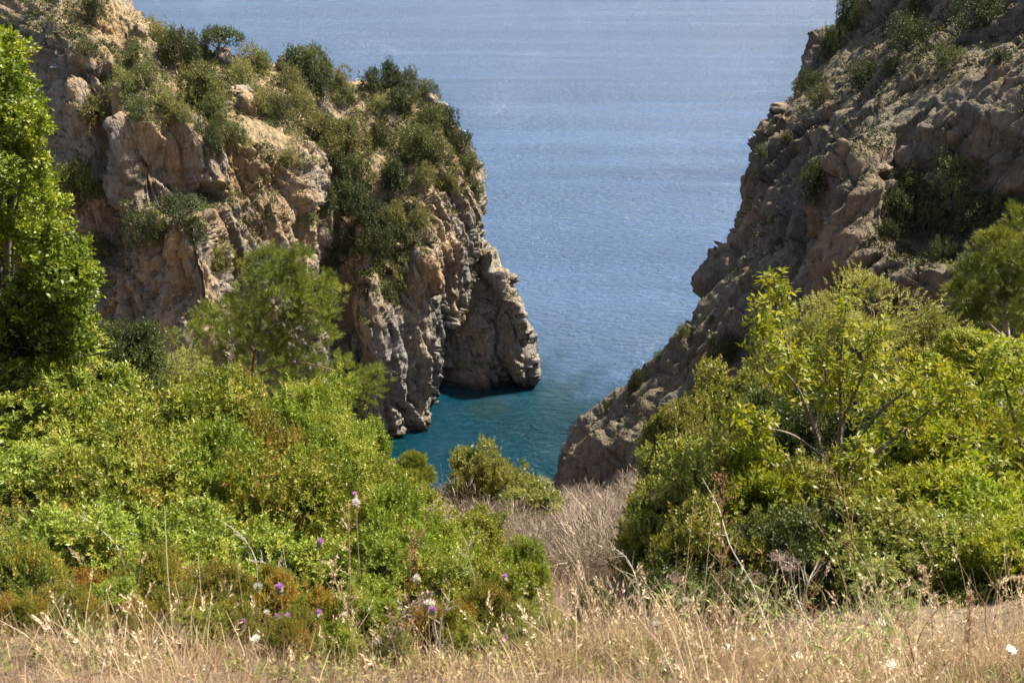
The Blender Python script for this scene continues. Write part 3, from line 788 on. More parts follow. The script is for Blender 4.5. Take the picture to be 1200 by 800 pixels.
GL, GR_ = 'shrubs and trees on the sunlit headland', 'shrubs on the shaded rock slope'
LP = [
 (268, 64, 56, 46, 'umbrella', 'flat-topped dark tree with a bare trunk, alone on the skyline of the headland'),
 (247, 62, 26, 24, 'fdark0', 'dark shrub at the foot of the flat-topped skyline tree, seaward side hidden'),
 (186, 50, 42, 34, 'pale0', 'pale round shrub next to the high rock peak, first on the skyline'),
 (212, 80, 58, 52, 'darkpine', 'broad dark tree just below the skyline between the peak and the flat-topped tree'),
 (229, 98, 30, 58, 'conifer', 'pointed dark conifer below the flat-topped skyline tree'),
 (160, 76, 34, 30, 'far0', 'grey-green shrub in the notch under the high rock peak'),
 (112, 22, 40, 46, 'far1', 'green scrub wedge high on the dark rock peak at the frame top'),
 (104, 66, 32, 26, 'far0', 'low shrub hanging on the dark rock wall below the peak'),
 (122, 152, 58, 50, 'roundpine', 'yellow-green young pine clinging to the dark rock wall'),
 (92, 252, 62, 72, 'roundpine', 'yellow-green pine low on the dark wall beside the tall leafy tree'),
 (148, 108, 40, 34, 'pale1', 'grey-green shrub at the top end of the dark wall'),
 (176, 106, 46, 40, 'far2', 'dense shrub in the middle of the thicket under the peak'),
 (196, 132, 46, 42, 'pale0', 'pale bushy shrub right above the sunlit rock hollow'),
 (236, 128, 56, 62, 'roundpine', 'large pale pine standing above the sunlit hollow, under the pointed conifer'),
 (166, 136, 36, 30, 'far1', 'shrub at the brink over the bright hollow, peak side'),
 (214, 142, 30, 26, 'pale1', 'small straw-green shrub on the brink over the sunlit hollow'),
 (254, 148, 46, 46, 'far2', 'dark scrub hanging over the brink beside the split boulder'),
 (250, 176, 34, 40, 'fdark1', 'dark shrub spilling down the rock below the split boulder'),
 (275, 172, 40, 36, 'far2', 'shaggy shrub under the split boulder'),
 (298, 84, 46, 38, 'pale1', 'round pale green bush on the skyline right of the flat-topped tree'),
 (284, 96, 40, 30, 'pale0', 'round pale bush in front of the skyline bush, above the split boulder'),
 (310, 82, 30, 26, 'far0', 'dull green shrub beside the round skyline boulder'),
 (352, 84, 40, 42, 'conifer', 'pointed conifer next to the round skyline boulder'),
 (370, 86, 50, 46, 'darkpine', 'broad dark pine in the middle of the headland skyline'),
 (388, 90, 34, 34, 'far1', 'grey-green shrub at the seaward side of the broad skyline pine'),
 (340, 106, 44, 36, 'pale1', 'grey-green shrub just below the middle of the skyline'),
 (306, 130, 44, 36, 'pale0', 'round grey-green shrub right of the split boulder'),
 (326, 140, 34, 36, 'far2', 'dark shrub between two pale ones above the tan slope'),
 (352, 132, 42, 38, 'pale1', 'pale shrub in the middle of the headland top'),
 (374, 112, 34, 30, 'fdark0', 'small dark shrub below the broad skyline pine'),
 (372, 150, 30, 26, 'pale0', 'small pale shrub left of the twin green-crowned pines'),
 (415, 86, 38, 30, 'pale0', 'round shrub standing clear on the seaward skyline'),
 (437, 104, 34, 28, 'fdark0', 'dark spreading shrub above the pale scree'),
 (458, 100, 28, 34, 'conifer', 'small pointed conifer on the seaward skyline'),
 (478, 104, 34, 30, 'far1', 'dull green shrub on the skyline beyond the small conifer'),
 (498, 118, 36, 30, 'far2', 'shrub where the skyline starts to drop to the sea'),
 (472, 128, 40, 30, 'fdark1', 'dark low tree at the seaward edge of the pale scree'),
 (408, 122, 34, 26, 'far0', 'round dark shrub left of the pale scree'),
 (445, 128, 26, 20, 'pale1', 'brownish dry shrub inside the pale scree'),
 (380, 178, 52, 50, 'roundpine', 'green-crowned pine above the dark gully, landward of a pair'),
 (412, 184, 52, 52, 'roundpine', 'green-crowned pine above the dark gully, seaward of a pair'),
 (395, 205, 46, 40, 'fdark1', 'dark shrub filling the head of the gully'),
 (420, 214, 44, 42, 'far2', 'bushy shrub below the pair of green-crowned pines'),
 (446, 168, 40, 34, 'far1', 'shrub below the pale scree'),
 (488, 186, 58, 46, 'darkpine', 'spreading dark pine on the upper seaward slope'),
 (462, 222, 34, 44, 'conifer', 'pointed dark conifer in the middle of the seaward slope'),
 (505, 150, 44, 34, 'far2', 'thick scrub near the seaward rim, upper end'),
 (522, 150, 34, 30, 'fdark0', 'dark shrub on the seaward rim'),
 (535, 182, 36, 36, 'fdark1', 'dark shrub half way down the seaward rim'),
 (512, 190, 38, 34, 'far2', 'dull shrub beside the spreading dark pine, sea side'),
 (526, 222, 32, 32, 'pale0', 'bright green shrub on top of the rough seaward face'),
 (548, 202, 30, 30, 'far1', 'shrub low on the seaward rim'),
 (556, 228, 24, 24, 'fdark0', 'last dark shrub on the seaward rim before bare rock'),
 (498, 212, 30, 26, 'pale1', 'small pale shrub above the rough seaward face'),
 (412, 246, 54, 46, 'fdark1', 'large dark shrub in the upper gully'),
 (384, 246, 24, 44, 'conifer', 'narrow dark conifer on the landward side of the gully'),
 (434, 266, 42, 38, 'fdark0', 'dark shrub in the middle of the gully'),
 (462, 262, 38, 32, 'pale1', 'olive-brown shrub on the spur beside the gully'),
 (448, 300, 56, 46, 'fdark1', 'broad dark shrub above the grey wall'),
 (478, 290, 44, 34, 'far1', 'olive scrub on the spur above the grey wall'),
 (470, 330, 44, 38, 'pale0', 'green shrub hanging over the top of the grey wall'),
 (454, 352, 34, 30, 'far2', 'small shrub on the brow of the grey wall'),
 (492, 262, 30, 26, 'pale1', 'straw-green tuft on the seaward side of the spur'),
 (386, 320, 30, 48, 'fdark0', 'upright dark shrub in the lower gully'),
 (378, 356, 36, 44, 'far2', 'upright shrub at the foot of the lower gully'),
 (406, 292, 30, 30, 'fdark1', 'dark shrub between the gully and the spur'),
 (216, 276, 60, 58, 'umbrella', 'umbrella-shaped pine leaning out from the rock ledge'),
 (168, 282, 46, 44, 'fdark1', 'dark shrub on the ledge beside the umbrella-shaped pine'),
 (190, 282, 34, 34, 'far2', 'shrub right under the umbrella-shaped pine'),
 (232, 280, 28, 30, 'fdark0', 'small dark shrub at the outer end of the rock ledge'),
 (120, 300, 40, 32, 'far1', 'low shrub on the dark wall at the landward end of the ledge'),
 (258, 310, 40, 34, 'pale1', 'straw-coloured scrub on the ramp below the ledge'),
 (276, 322, 44, 40, 'pale0', 'yellowish shrub in the middle of the ramp'),
 (292, 340, 34, 30, 'far1', 'shrub at the lower end of the ramp'),
 (340, 192, 30, 24, 'pale1', 'yellow-green tuft on the crest of the tan bluff'),
 (362, 262, 26, 24, 'far1', 'small shrub at the foot of the tan bluff'),
]
for px, py, w, h, key, lab in LP:
    on_cliff(px, py, w, h, key, lab, GL)
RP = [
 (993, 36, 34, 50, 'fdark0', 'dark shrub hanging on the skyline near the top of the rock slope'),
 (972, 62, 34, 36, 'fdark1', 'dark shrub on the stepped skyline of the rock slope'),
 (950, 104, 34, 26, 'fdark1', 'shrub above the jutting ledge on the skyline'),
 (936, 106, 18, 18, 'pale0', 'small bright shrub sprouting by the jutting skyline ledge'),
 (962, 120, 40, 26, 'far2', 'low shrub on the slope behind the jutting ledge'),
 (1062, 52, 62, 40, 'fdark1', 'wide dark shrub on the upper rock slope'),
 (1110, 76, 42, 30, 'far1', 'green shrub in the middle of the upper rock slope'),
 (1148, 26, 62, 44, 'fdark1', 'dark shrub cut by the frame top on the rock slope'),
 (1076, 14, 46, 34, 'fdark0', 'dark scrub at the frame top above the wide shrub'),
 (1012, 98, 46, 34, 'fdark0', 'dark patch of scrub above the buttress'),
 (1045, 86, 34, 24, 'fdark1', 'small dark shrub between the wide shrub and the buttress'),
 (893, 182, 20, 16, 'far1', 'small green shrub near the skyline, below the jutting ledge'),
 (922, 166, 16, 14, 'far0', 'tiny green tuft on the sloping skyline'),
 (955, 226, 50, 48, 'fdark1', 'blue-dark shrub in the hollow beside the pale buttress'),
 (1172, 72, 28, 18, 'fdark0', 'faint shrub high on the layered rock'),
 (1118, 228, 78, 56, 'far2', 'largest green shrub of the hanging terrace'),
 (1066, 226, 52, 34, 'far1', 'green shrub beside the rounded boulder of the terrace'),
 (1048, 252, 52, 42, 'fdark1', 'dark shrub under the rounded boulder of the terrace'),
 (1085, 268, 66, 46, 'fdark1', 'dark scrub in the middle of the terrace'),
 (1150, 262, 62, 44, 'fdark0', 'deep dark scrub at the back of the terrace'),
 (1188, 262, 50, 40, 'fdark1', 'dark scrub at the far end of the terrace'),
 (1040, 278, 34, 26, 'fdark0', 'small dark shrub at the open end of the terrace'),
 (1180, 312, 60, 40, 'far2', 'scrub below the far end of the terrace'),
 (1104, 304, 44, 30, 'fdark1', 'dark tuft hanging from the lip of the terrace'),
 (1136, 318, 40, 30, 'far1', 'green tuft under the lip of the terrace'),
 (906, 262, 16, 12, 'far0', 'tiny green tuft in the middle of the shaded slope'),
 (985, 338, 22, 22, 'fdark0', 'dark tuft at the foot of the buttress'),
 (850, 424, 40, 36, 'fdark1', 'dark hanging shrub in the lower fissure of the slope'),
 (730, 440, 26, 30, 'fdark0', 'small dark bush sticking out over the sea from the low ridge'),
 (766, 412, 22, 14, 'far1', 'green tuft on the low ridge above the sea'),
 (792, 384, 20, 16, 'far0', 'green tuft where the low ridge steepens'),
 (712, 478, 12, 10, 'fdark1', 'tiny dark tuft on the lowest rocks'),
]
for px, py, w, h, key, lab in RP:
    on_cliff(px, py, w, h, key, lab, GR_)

def tufts(name, ob, mat, n, seed, fmin, size, label, k=22, leaf=0.26, zmin=6):
    """ground-hugging scrub of a cliff, too small and dense to count"""
    rng = np.random.default_rng(seed)
    me = ob.data; nv = len(me.vertices)
    co = np.empty(nv * 3, np.float32); me.vertices.foreach_get('co', co); co = co.reshape(-1, 3)
    fl = np.empty(nv, np.float32); me.attributes['flat'].data.foreach_get('value', fl)
    w = np.clip((fl - fmin) / 0.25, 0, 1) * np.clip(0.35 + 1.4 * fbm(co / 7.0, 3, seed), 0, 1)
    vis = np.array([co[:, 0] * 0, co[:, 1], co[:, 2]])
    d = co[:, 1] * CP + (CAM_Z - co[:, 2]) * SP
    px = 600 + FPX * co[:, 0] / d
    w *= (px > -80) & (px < 1280) & (co[:, 2] > zmin)
    idx = rng.choice(nv, n, p=w / w.sum())
    P = co[idx]
    s = rng.uniform(*size, n)
    dirs = unit(rng.normal(0, 1, (n, k, 3)) + np.array([0, 0, 0.5]))
    base = P[:, None] + dirs * s[:, None, None] * np.array([1, 1, 0.7]) * rng.uniform(0.4, 1, (n, k, 1)) + np.array([0, 0, 0.1])
    dd = unit(dirs + rng.normal(0, 0.5, dirs.shape)).reshape(-1, 3)
    up = unit(rng.normal(0, 1, dd.shape))
    ln = np.full(n * k, leaf) * rng.uniform(0.6, 1.3, n * k)
    V = leaf_quads(base.reshape(-1, 3), dd, up, ln, ln * 0.6)
    t = np.clip(np.repeat(rng.random(n), k) + rng.normal(0, .15, n * k), 0, 1)
    o = obj(name, foliage_mesh(name, V, np.repeat(t, 4)), mat, kind='stuff')
    o['label'] = label; o['category'] = 'undergrowth'
    return o
tufts('undergrowth', cl, leaf_mat('low_scrub', [(0, (0.045, 0.055, 0.02)), (0.5, (0.09, 0.10, 0.035)), (0.75, (0.16, 0.14, 0.06)), (1, (0.27, 0.20, 0.10))], rough=0.7, transl=0.15), 5600, 81, 0.36, (0.25, 0.8),
      'low grey-green scrub and dry tufts over the sunlit headland', k=17, leaf=0.29)
tufts('scrub', cl, M_FAR, 300, 83, 0.34, (0.7, 1.5), 'dense grey-green scrub that knits the larger shrubs of the headland together', k=150, leaf=0.24, zmin=24)
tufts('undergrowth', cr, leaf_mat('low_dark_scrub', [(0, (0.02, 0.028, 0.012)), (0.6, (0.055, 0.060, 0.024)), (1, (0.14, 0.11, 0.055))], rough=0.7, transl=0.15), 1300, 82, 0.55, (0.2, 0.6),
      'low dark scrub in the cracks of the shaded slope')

def boulder(px, py, wpx, hpx, seed, mat, label, squash=1.0, lift=0.3):
    loc, nor = hit(px, py)
    if loc is None:
        loc, nor = hit(px - 6, py + 14)
    if loc is None:
        print('no rock base', px, py); return
    D = loc[1] * CP + (CAM_Z - loc[2]) * SP
    rx, rz = wpx * D / FPX / 2, hpx * D / FPX / 2
    u = np.linspace(0, math.pi, 30); v = np.linspace(0, 2 * math.pi, 49)
    U, Vv = np.meshgrid(u, v, indexing='ij')
    S = np.stack([np.sin(U) * np.cos(Vv), np.sin(U) * np.sin(Vv), np.cos(U)], -1).reshape(-1, 3)
    r = 1 + 0.22 * fbm(S * 1.3 + seed * 9, 2, seed) + 0.16 * facets(S * 1.0 + seed, (0.7, 0.7, 0.6), seed) + 0.05 * facets(S + seed, (0.25, 0.25, 0.25), seed + 5)
    P = S * r[:, None] * np.array([rx, rx * squash, rz]) + loc + np.array([0, 0, rz * lift])
    q = grid_quads(30, 49, True)
    nrm = 0.4 * np.clip(S[:, 2], 0, 1)
    o = obj('boulder', new_mesh('boulder', P - loc, q, extra={'flat': nrm}), mat, label=label, category='boulder', group='boulders on the cliffs')
    o.location = loc
boulder(338, 70, 18, 26, 1, M_ROCK_L, 'round tan boulder breaking the skyline between two conifers')
boulder(290, 128, 26, 30, 2, M_ROCK_L, 'dark split boulder perched on the headland slope')
boulder(280, 108, 34, 12, 3, M_ROCK_L, 'flat slab lying on top of the split boulder')
boulder(262, 74, 22, 26, 4, M_ROCK_L, 'pale blunt rock under the flat-topped skyline tree')
boulder(505, 122, 16, 18, 5, M_ROCK_L, 'small rust-brown rock on the seaward skyline')
boulder(519, 132, 14, 18, 6, M_ROCK_L, 'orange rock knob on the falling seaward skyline')
boulder(165, 42, 16, 22, 7, M_ROCK_L, 'blunt grey rock in the skyline notch under the peak')
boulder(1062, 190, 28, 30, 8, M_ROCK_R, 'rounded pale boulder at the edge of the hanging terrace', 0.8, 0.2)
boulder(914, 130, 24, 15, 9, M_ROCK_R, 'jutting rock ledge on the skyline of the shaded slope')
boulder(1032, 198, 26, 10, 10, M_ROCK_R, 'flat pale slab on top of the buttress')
boulder(462, 505, 26, 14, 11, M_ROCK_L, 'wet rock at the waterline below the grey wall')
boulder(604, 450, 20, 10, 12, M_ROCK_L, 'low rock at the foot of the outer pillar')

# ------------------------------------------------------------------ trees and bushes of our own hillside
def gz(x, y):
    return float(ground_z(np.array([x]), np.array([y]))[0])

def bush_at(px, top, Y, w, key, label, group='bushes on the hillside', sink=0.06, lean=0.0):
    top += RS.uniform(-9, 9) * (2.0 if Y < 6.2 else 1.0) if Y < 13 else 0; Y *= RS.uniform(.97, 1.03)
    p = pix(px, top, Y); g = gz(p[0], Y)
    D = Y * CP + (CAM_Z - p[2]) * SP
    ph, pr = PH[key]
    H = max(0.25, p[2] - g); r = 0.5 * w * D / FPX
    base_key = key[:-1] if key[-1].isdigit() else key
    if H / r > 1.35 and base_key + 't' in PH:
        key = base_key + 't'; ph, pr = PH[key]
    if H / r > 1.35 and key.startswith('tereb') and key[5:].isdigit():
        key = 'terebt%d' % (int(key[-1]) % 2); ph, pr = PH[key]
    sx = r / pr; sz = H * (1 + sink) / ph; rise = 0.0
    if sz > 1.45 * sx:
        # too tall for its width: a small crown carried by a bare stem that stands on the ground
        sz = 1.45 * sx; rise = H - sz * ph
    root = place(key, (p[0], Y, g - sink * H + rise), (sx, sx, sz), RS.uniform(0, 6.28), label, group, tilt=(RS.uniform(-.05, .05), lean + RS.uniform(-.05, .05)))
    if rise > 0.15:
        V, Q = tube(wiggle_path((0, 0, -(rise + .2) / sz), (0, 0, .3), 6, .012, np.random.default_rng(int(px))), np.linspace(.06, .035, 6), 6)
        obj('trunk', new_mesh('bush_trunk', V, Q, smooth=True), M_BARK, root)
    return root

LEFT = [
 (35, 388, 16, 190, 'tereb0', 'yellow-green bush right below the tall leafy tree'),
 (138, 382, 17, 100, 'dark', 'dark-hearted round bush against the shaded cliff foot'),
 (200, 412, 19, 110, 'olive', 'grey-green bush at the back of the thicket, beside the dark-hearted one'),
 (262, 432, 17, 120, 'tereb1', 'bright bush at the back of the thicket under the hillside pine'),
 (352, 448, 16, 130, 'tereb2', 'light green bush in front of the hillside pine trunk'),
 (408, 478, 15, 100, 'tereb0', 'bush at the seaward corner of the back row, below the pine boughs'),
 (-30, 440, 12, 200, 'tereb1', 'bush cut by the frame edge in the second row of the thicket'),
 (85, 446, 12.5, 190, 'tereb2', 'broad light bush in the second row, below the yellow-green one'),
 (190, 462, 12, 190, 'tereb0', 'broad bush in the middle of the second row of the thicket'),
 (292, 474, 12, 150, 'rust1', 'bush with rusty seed clusters below the hillside pine'),
 (385, 505, 11.5, 129, 'tereb2', 'bush on the seaward side of the thicket, above the cove'),
 (440, 548, 11, 120, 'tereb0', 'bush end of the thicket hiding the cove shore'),
 (15, 520, 9.5, 172, 'tereb2', 'large bush at the frame edge, half way down the thicket'),
 (130, 508, 9.2, 197, 'tereb0', 'large silvery-green bush in the middle of the thicket'),
 (236, 508, 9.4, 150, 'tereb1', 'large bush with dead twigs showing in its dark gap'),
 (352, 532, 9, 172, 'tereb2', 'large bush with a dark hollow, above the tallest thistle'),
 (448, 578, 9, 129, 'tereb1', 'green bush between the thicket and the little cove pine'),
 (520, 606, 9, 111, 'tereb0', 'green bush sloping towards the dry brush'),
 (-10, 625, 7.3, 163, 'rust1', 'rust-tinged bush cut by the frame edge'),
 (90, 606, 7.2, 189, 'tereb1', 'leafy bush with a dark opening, above the straw'),
 (210, 618, 7.2, 180, 'tereb2', 'leafy bush with yellowing tips above the straw'),
 (318, 628, 7, 163, 'tereb0', 'dense green bush behind the lower thistles'),
 (420, 630, 7, 154, 'tereb2', 'green bush behind the tall dry stalk'),
 (512, 640, 7.2, 137, 'tereb1', 'green bush near the middle, over the orange shrub'),
 (582, 655, 7.4, 103, 'tereb0', 'last green bush before the straw gap'),
 (556, 600, 12.5, 96, 'tereb0', 'green bush at the lower end of the cove bushes, spilling into the brush'),
 (604, 640, 9.4, 84, 'tereb1', 'green bush at the seaward tip of the thicket, over the brush'),
 (628, 664, 7.6, 37, 'lemon', 'small fresh green sprout standing against the dry brush'),
 (300, 556, 10.0, 90, 'dark', 'dark bush deep in the hollow above the purple thistles'),  # dark leaves stand in for the black shade of the gap
 (48, 590, 8.6, 80, 'dark', 'dark bush deep in the hollow at the edge of the view'),  # another dark filler where only shade shows between the bushes
 (470, 560, 13, 110, 'tereb1', 'yellow-green bush behind the little cove pine'),
]
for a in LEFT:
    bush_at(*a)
LOW = [
 (22, 655, 5.7, 130, 'rust1', 'olive and rust shrub at the edge of the view beside a dark hollow'),
 (100, 668, 5.5, 100, 'rust0', 'yellowing shrub behind the first two white umbels'),
 (172, 650, 5.8, 110, 'rust1', 'upright yellow-green shrub with rusty tips under the dead grey twigs'),
 (248, 672, 5.5, 110, 'rust1', 'orange-tipped shrub behind the lone low purple thistle'),
 (318, 668, 5.4, 100, 'rust0', 'rust shrub right behind the pair of purple thistles'),
 (372, 690, 5.3, 80, 'rust0', 'reddest shrub beside the tall dry stalk'),
 (350, 735, 4.9, 70, 'rust1', 'small rusty shrub low in front of the pair of purple thistles'),
 (280, 748, 4.9, 70, 'rust1', 'small yellow-green shrub just over the straw, below the umbel'),
 (425, 700, 5.3, 80, 'tereb2', 'green shrub at the foot of the dry stalks'),
 (460, 728, 4.9, 70, 'olive', 'grey-green weedy shrub between the dry stalks'),
 (512, 690, 5.7, 100, 'rust0', 'orange shrub under the double thistle head'),
 (566, 690, 6.0, 90, 'rust1', 'red and orange shrub near the straw gap'),
 (556, 742, 5.0, 70, 'tereb0', 'low green shrub beneath the orange one'),
 (622, 706, 5.6, 84, 'olive', 'fine grey-green shrub at the edge of the straw gap'),
 (60, 716, 5.0, 80, 'rust1', 'small olive shrub standing low in the straw, nearest the frame edge'),
 (135, 722, 5.0, 80, 'tereb1', 'small green shrub low in the straw between two white umbels'),
 (208, 716, 5.05, 80, 'rust1', 'small brownish shrub low in the straw under the cream seed head'),
 (25, 742, 4.75, 70, 'rust0', 'small reddish shrub in the bottom corner of the thicket edge'),
 (95, 748, 4.7, 70, 'rust1', 'small olive shrub in the straw below the first white umbel'),
 (165, 750, 4.7, 64, 'rust0', 'small orange shrub in the straw below the second white umbel'),
 (235, 752, 4.7, 70, 'tereb2', 'small leafy green shrub in the straw left of the lowest purple thistle'),
 (335, 760, 4.65, 64, 'rust1', 'small yellow shrub in the straw right of the lowest purple thistle'),
 (392, 752, 4.75, 60, 'tereb0', 'small green shrub in the straw at the foot of the tall stalk'),
 (668, 742, 5.1, 56, 'olive', 'small grey shrub at the foot of the straw gap'),
 (612, 752, 4.9, 80, 'olive', 'feathery grey-green shrub lowest in the middle of the view'),
]
for a in LOW:
    bush_at(*a, group='low shrubs along the straw')
MID = [
 (560, 520, 21, 84, 'holm', 'round yellow-green bush standing against the cove water'),
 (598, 545, 20, 78, 'holm2', 'darker lobe-shaped bush beside the round one at the cove'),
 (622, 570, 19, 90, 'holm2', 'low bush between the cove bush and the dry brush'),
]
for a in MID:
    bush_at(*a, group='bushes above the cove')
RIGHT = [
 (940, 362, 18.5, 130, 'olive', 'olive-green bush on the seaward side of the domed one'),
 (1110, 378, 18, 190, 'olive', 'broad olive-green bush beside the domed one, under the terrace'),
 (1180, 400, 17, 150, 'lemon', 'yellow-green bush cut by the frame edge below the far pine'),
 (850, 424, 17, 130, 'holm2', 'brownish-green bush against the foot of the shaded slope'),
 (800, 466, 15, 90, 'holm', 'bush nearest the dry brush on the upper side'),
 (905, 460, 14, 140, 'dark', 'dark bush behind the young leafy tree'),  # dark leaf colour fills what is a shaded void
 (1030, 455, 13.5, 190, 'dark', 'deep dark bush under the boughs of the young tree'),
 (1120, 455, 12.5, 190, 'lemon', 'bright yellow-green bush right of the young leafy tree'),
 (1195, 480, 11.5, 170, 'lemon', 'bright bush at the frame edge'),
 (828, 510, 10.5, 180, 'holm', 'oval-leaved bush in front of the slope foot'),
 (768, 572, 10.4, 92, 'holm2', 'pale-leaved bush leaning over the dry brush'),
 (905, 545, 10.2, 170, 'lemon', 'fresh green bush at the foot of the young tree'),
 (985, 545, 9.8, 190, 'holm2', 'twiggy brown-green bush in the middle of the thicket on the slope'),
 (1080, 555, 9.4, 180, 'lemon', 'dark bush in the shadow of the bright ones'),
 (1155, 560, 9.0, 200, 'lemon', 'bright bush above the straw at the frame edge'),
 (845, 600, 8.6, 160, 'holm', 'rounded bush low in the thicket, over the dead branch'),
 (940, 610, 8.2, 190, 'dark', 'dark green bush behind the dried umbels'),
 (1040, 610, 8.0, 190, 'holm', 'bush behind the spiny green plant'),
 (1130, 625, 7.6, 190, 'tereb1', 'green bush just above the straw at the frame edge'),
 (1200, 620, 7.4, 140, 'lemon', 'dark low bush cut by the frame edge'),
 (782, 664, 7.8, 110, 'dark', 'low dark bush beside the straw gap'),
 (860, 680, 7.2, 130, 'dark', 'low dark bush behind the rust-coloured stalk'),
 (702, 696, 6.3, 62, 'dark', 'small dark green bush alone in the straw'),
]
for a in RIGHT:
    bush_at(*a, group='bushes on the opposite bank')

def pix_lobes(lst, Y, base, rng, depth=0.8):
    """leafy clumps at picture places, each at its own distance round Y, relative to a tree standing at base"""
    out = []
    for px, py, r in lst:
        y = Y + rng.uniform(-depth, depth)
        p = pix(px, py, y); D = y * CP + (CAM_Z - p[2]) * SP; rr = r * D / FPX
        out.append((p - base, np.array([rr, rr, rr * 0.9])))
    return out

def lone_tree(name, cat, label, px, Y, seed, clumps, n, T, mat, trunks, part='crown', size=(0.8, 1.2), tint=(0.5, 0.18), bark=M_BARK, depth=0.8, **kw):
    rng = np.random.default_rng(seed)
    x = pix(px, 450, Y)[0]; base = np.array([x, Y, gz(x, Y)])
    lobes = pix_lobes(clumps, Y, base, rng, depth)
    lobes = [(c, r) for c, r in lobes if c[2] > 0.1]
    me, _ = bush_mesh(name + '_' + part, seed, n, T, lobes=lobes, size=size, tint=tint, patch=1.6, **kw)
    parts = []
    if trunks == 'auto':
        for c, r in lobes:
            a = np.array([rng.normal(0, .05), rng.normal(0, .05), -0.3]); mid = c * np.array([.25, .25, .55])
            p = catmull(np.array([a, mid, c]), np.linspace(0, 2, 9))
            parts.append(tube(p, np.linspace(.09, .015, 9), 6))
            for k in range(4):
                e = c + unit(rng.normal(0, 1, 3)) * r * .9
                parts.append(tube(wiggle_path(p[6], e, 5, .02, rng), np.linspace(.02, .004, 5), 4))
    else:
        for pts, ra, rb in trunks:
            w = np.array([(pix(u, v, Y + dy) - base) for u, v, dy in pts])
            p = catmull(w, np.linspace(0, len(w) - 1, 4 * len(w)))
            parts.append(tube(p, np.linspace(ra, rb, len(p)), 6))
    V, Q = join(parts)
    root = bpy.data.objects.new(name, None); COL.objects.link(root); root.location = base
    root['label'] = label; root['category'] = cat
    obj(part, me, mat, root)
    obj('trunk', new_mesh(name + '_trunk', V, Q, smooth=True), bark, root)
    return root

# the tall leafy tree at the edge of the view
lone_tree('leafy_tree', 'tree', 'tall glossy yellow-green tree leaning in beside the dark cliff wall', 20, 13.5, 70,
          [(-54, 60, 43), (-9, 70, 30), (-24, 110, 41), (14, 120, 27), (-64, 150, 45), (6, 165, 34), (21, 195, 27), (-34, 210, 46), (26, 240, 36), (51, 262, 28), (-74, 270, 54), (-19, 280, 32),
           (61, 300, 32), (78, 330, 25), (36, 345, 36), (71, 375, 27), (-24, 385, 30), (-74, 370, 45), (26, 400, 37), (81, 398, 21), (-44, 420, 45), (46, 425, 32), (-9, 45, 19), (31, 150, 18)],
          10500, dict(n=9, length=0.13, ll=0.062, lw=0.040, spread=1.2, droop=0.25), M_IVY, 'auto', depth=0.9, rough=0.45, gap=-0.08, tint=(0.45, 0.28))

lone_tree('domed_tree', 'tree', 'big domed olive-green tree with tiny leaves below the shaded cliff', 1010, 18.5, 76,
          [(1000, 362, 42), (958, 385, 36), (1046, 368, 40), (1084, 396, 36), (926, 418, 32), (1000, 415, 48), (1060, 436, 44), (968, 446, 40), (1112, 428, 34), (1020, 470, 44), (905, 440, 26), (1100, 470, 36)],
          6500, dict(n=12, length=0.13, ll=0.052, lw=0.022, spread=1.0, droop=0.1), M_OLIVE, 'auto', depth=0.7, tint=(0.62, 0.22))

NT = dict(n=28, length=0.16, ll=0.17, lw=0.013, spread=0.75, rosette=0.2, droop=0.0, start=0.0)
# the hillside pine, loose boughs with the cliff showing between them
lone_tree('pine_tree', 'tree', 'loose light green pine rising from the thicket in front of the cliff', 296, 30, 71,
          [(320, 312, 24), (345, 320, 22), (300, 335, 22), (372, 338, 18), (330, 345, 26), (290, 362, 24), (355, 362, 26), (385, 360, 16), (262, 372, 18), (240, 385, 18), (222, 396, 14), (310, 385, 28),
           (345, 392, 24), (375, 390, 18), (270, 400, 22), (300, 415, 26), (340, 425, 22), (380, 430, 16), (410, 440, 22), (432, 450, 19), (418, 462, 16), (255, 420, 14), (395, 462, 18), (365, 455, 18), (325, 450, 20), (285, 440, 20),
           (350, 300, 9), (236, 368, 8), (398, 345, 8), (205, 398, 8), (440, 436, 8)],
          2700, NT, M_NEEDLE,
          [([(298, 520, 0), (290, 470, 0), (296, 430, .1), (305, 380, 0), (318, 325, 0)], .10, .02), ([(296, 440, 0), (262, 412, .3), (228, 394, .4)], .03, .008),
           ([(300, 420, 0), (275, 372, -.3), (258, 362, -.5)], .028, .008), ([(304, 395, 0), (345, 380, .3), (382, 360, .5)], .028, .008), ([(298, 440, 0), (350, 425, -.3), (410, 440, -.5), (432, 452, -.5)], .03, .008),
           ([(298, 455, 0), (340, 462, .4), (392, 464, .5)], .025, .007), ([(308, 370, 0), (338, 340, .2), (346, 316, .2)], .04, .01), ([(296, 450, 0), (330, 446, -.6), (360, 455, -.8)], .035, .01)],
          bark=M_BARK_PINE, depth=1.2, size=(0.75, 1.3), shell=0.55, up=0.5, rough=0.6, keep=0.85, gap=0.02)
lone_tree('pine_tree', 'tree', 'yellow-green pine at the frame edge in front of the shaded slope', 1185, 24, 72,
          [(1195, 270, 26), (1165, 295, 22), (1215, 300, 34), (1140, 325, 20), (1178, 325, 28), (1130, 350, 18), (1160, 355, 28), (1205, 350, 34), (1140, 378, 20), (1180, 385, 28), (1220, 390, 30), (1195, 420, 30), (1150, 405, 20), (1230, 260, 26)],
          1900, NT, M_NEEDLE, [([(1190, 470, 0), (1180, 400, 0), (1178, 340, 0), (1190, 275, 0)], .12, .02), ([(1180, 400, 0), (1150, 370, .3), (1132, 350, .4)], .04, .01), ([(1180, 360, 0), (1205, 320, -.3), (1222, 295, -.4)], .04, .01)],
          bark=M_DEAD, depth=1.0, size=(0.7, 1.1), shell=0.6, up=0.5, rough=0.4, gap=-0.12)
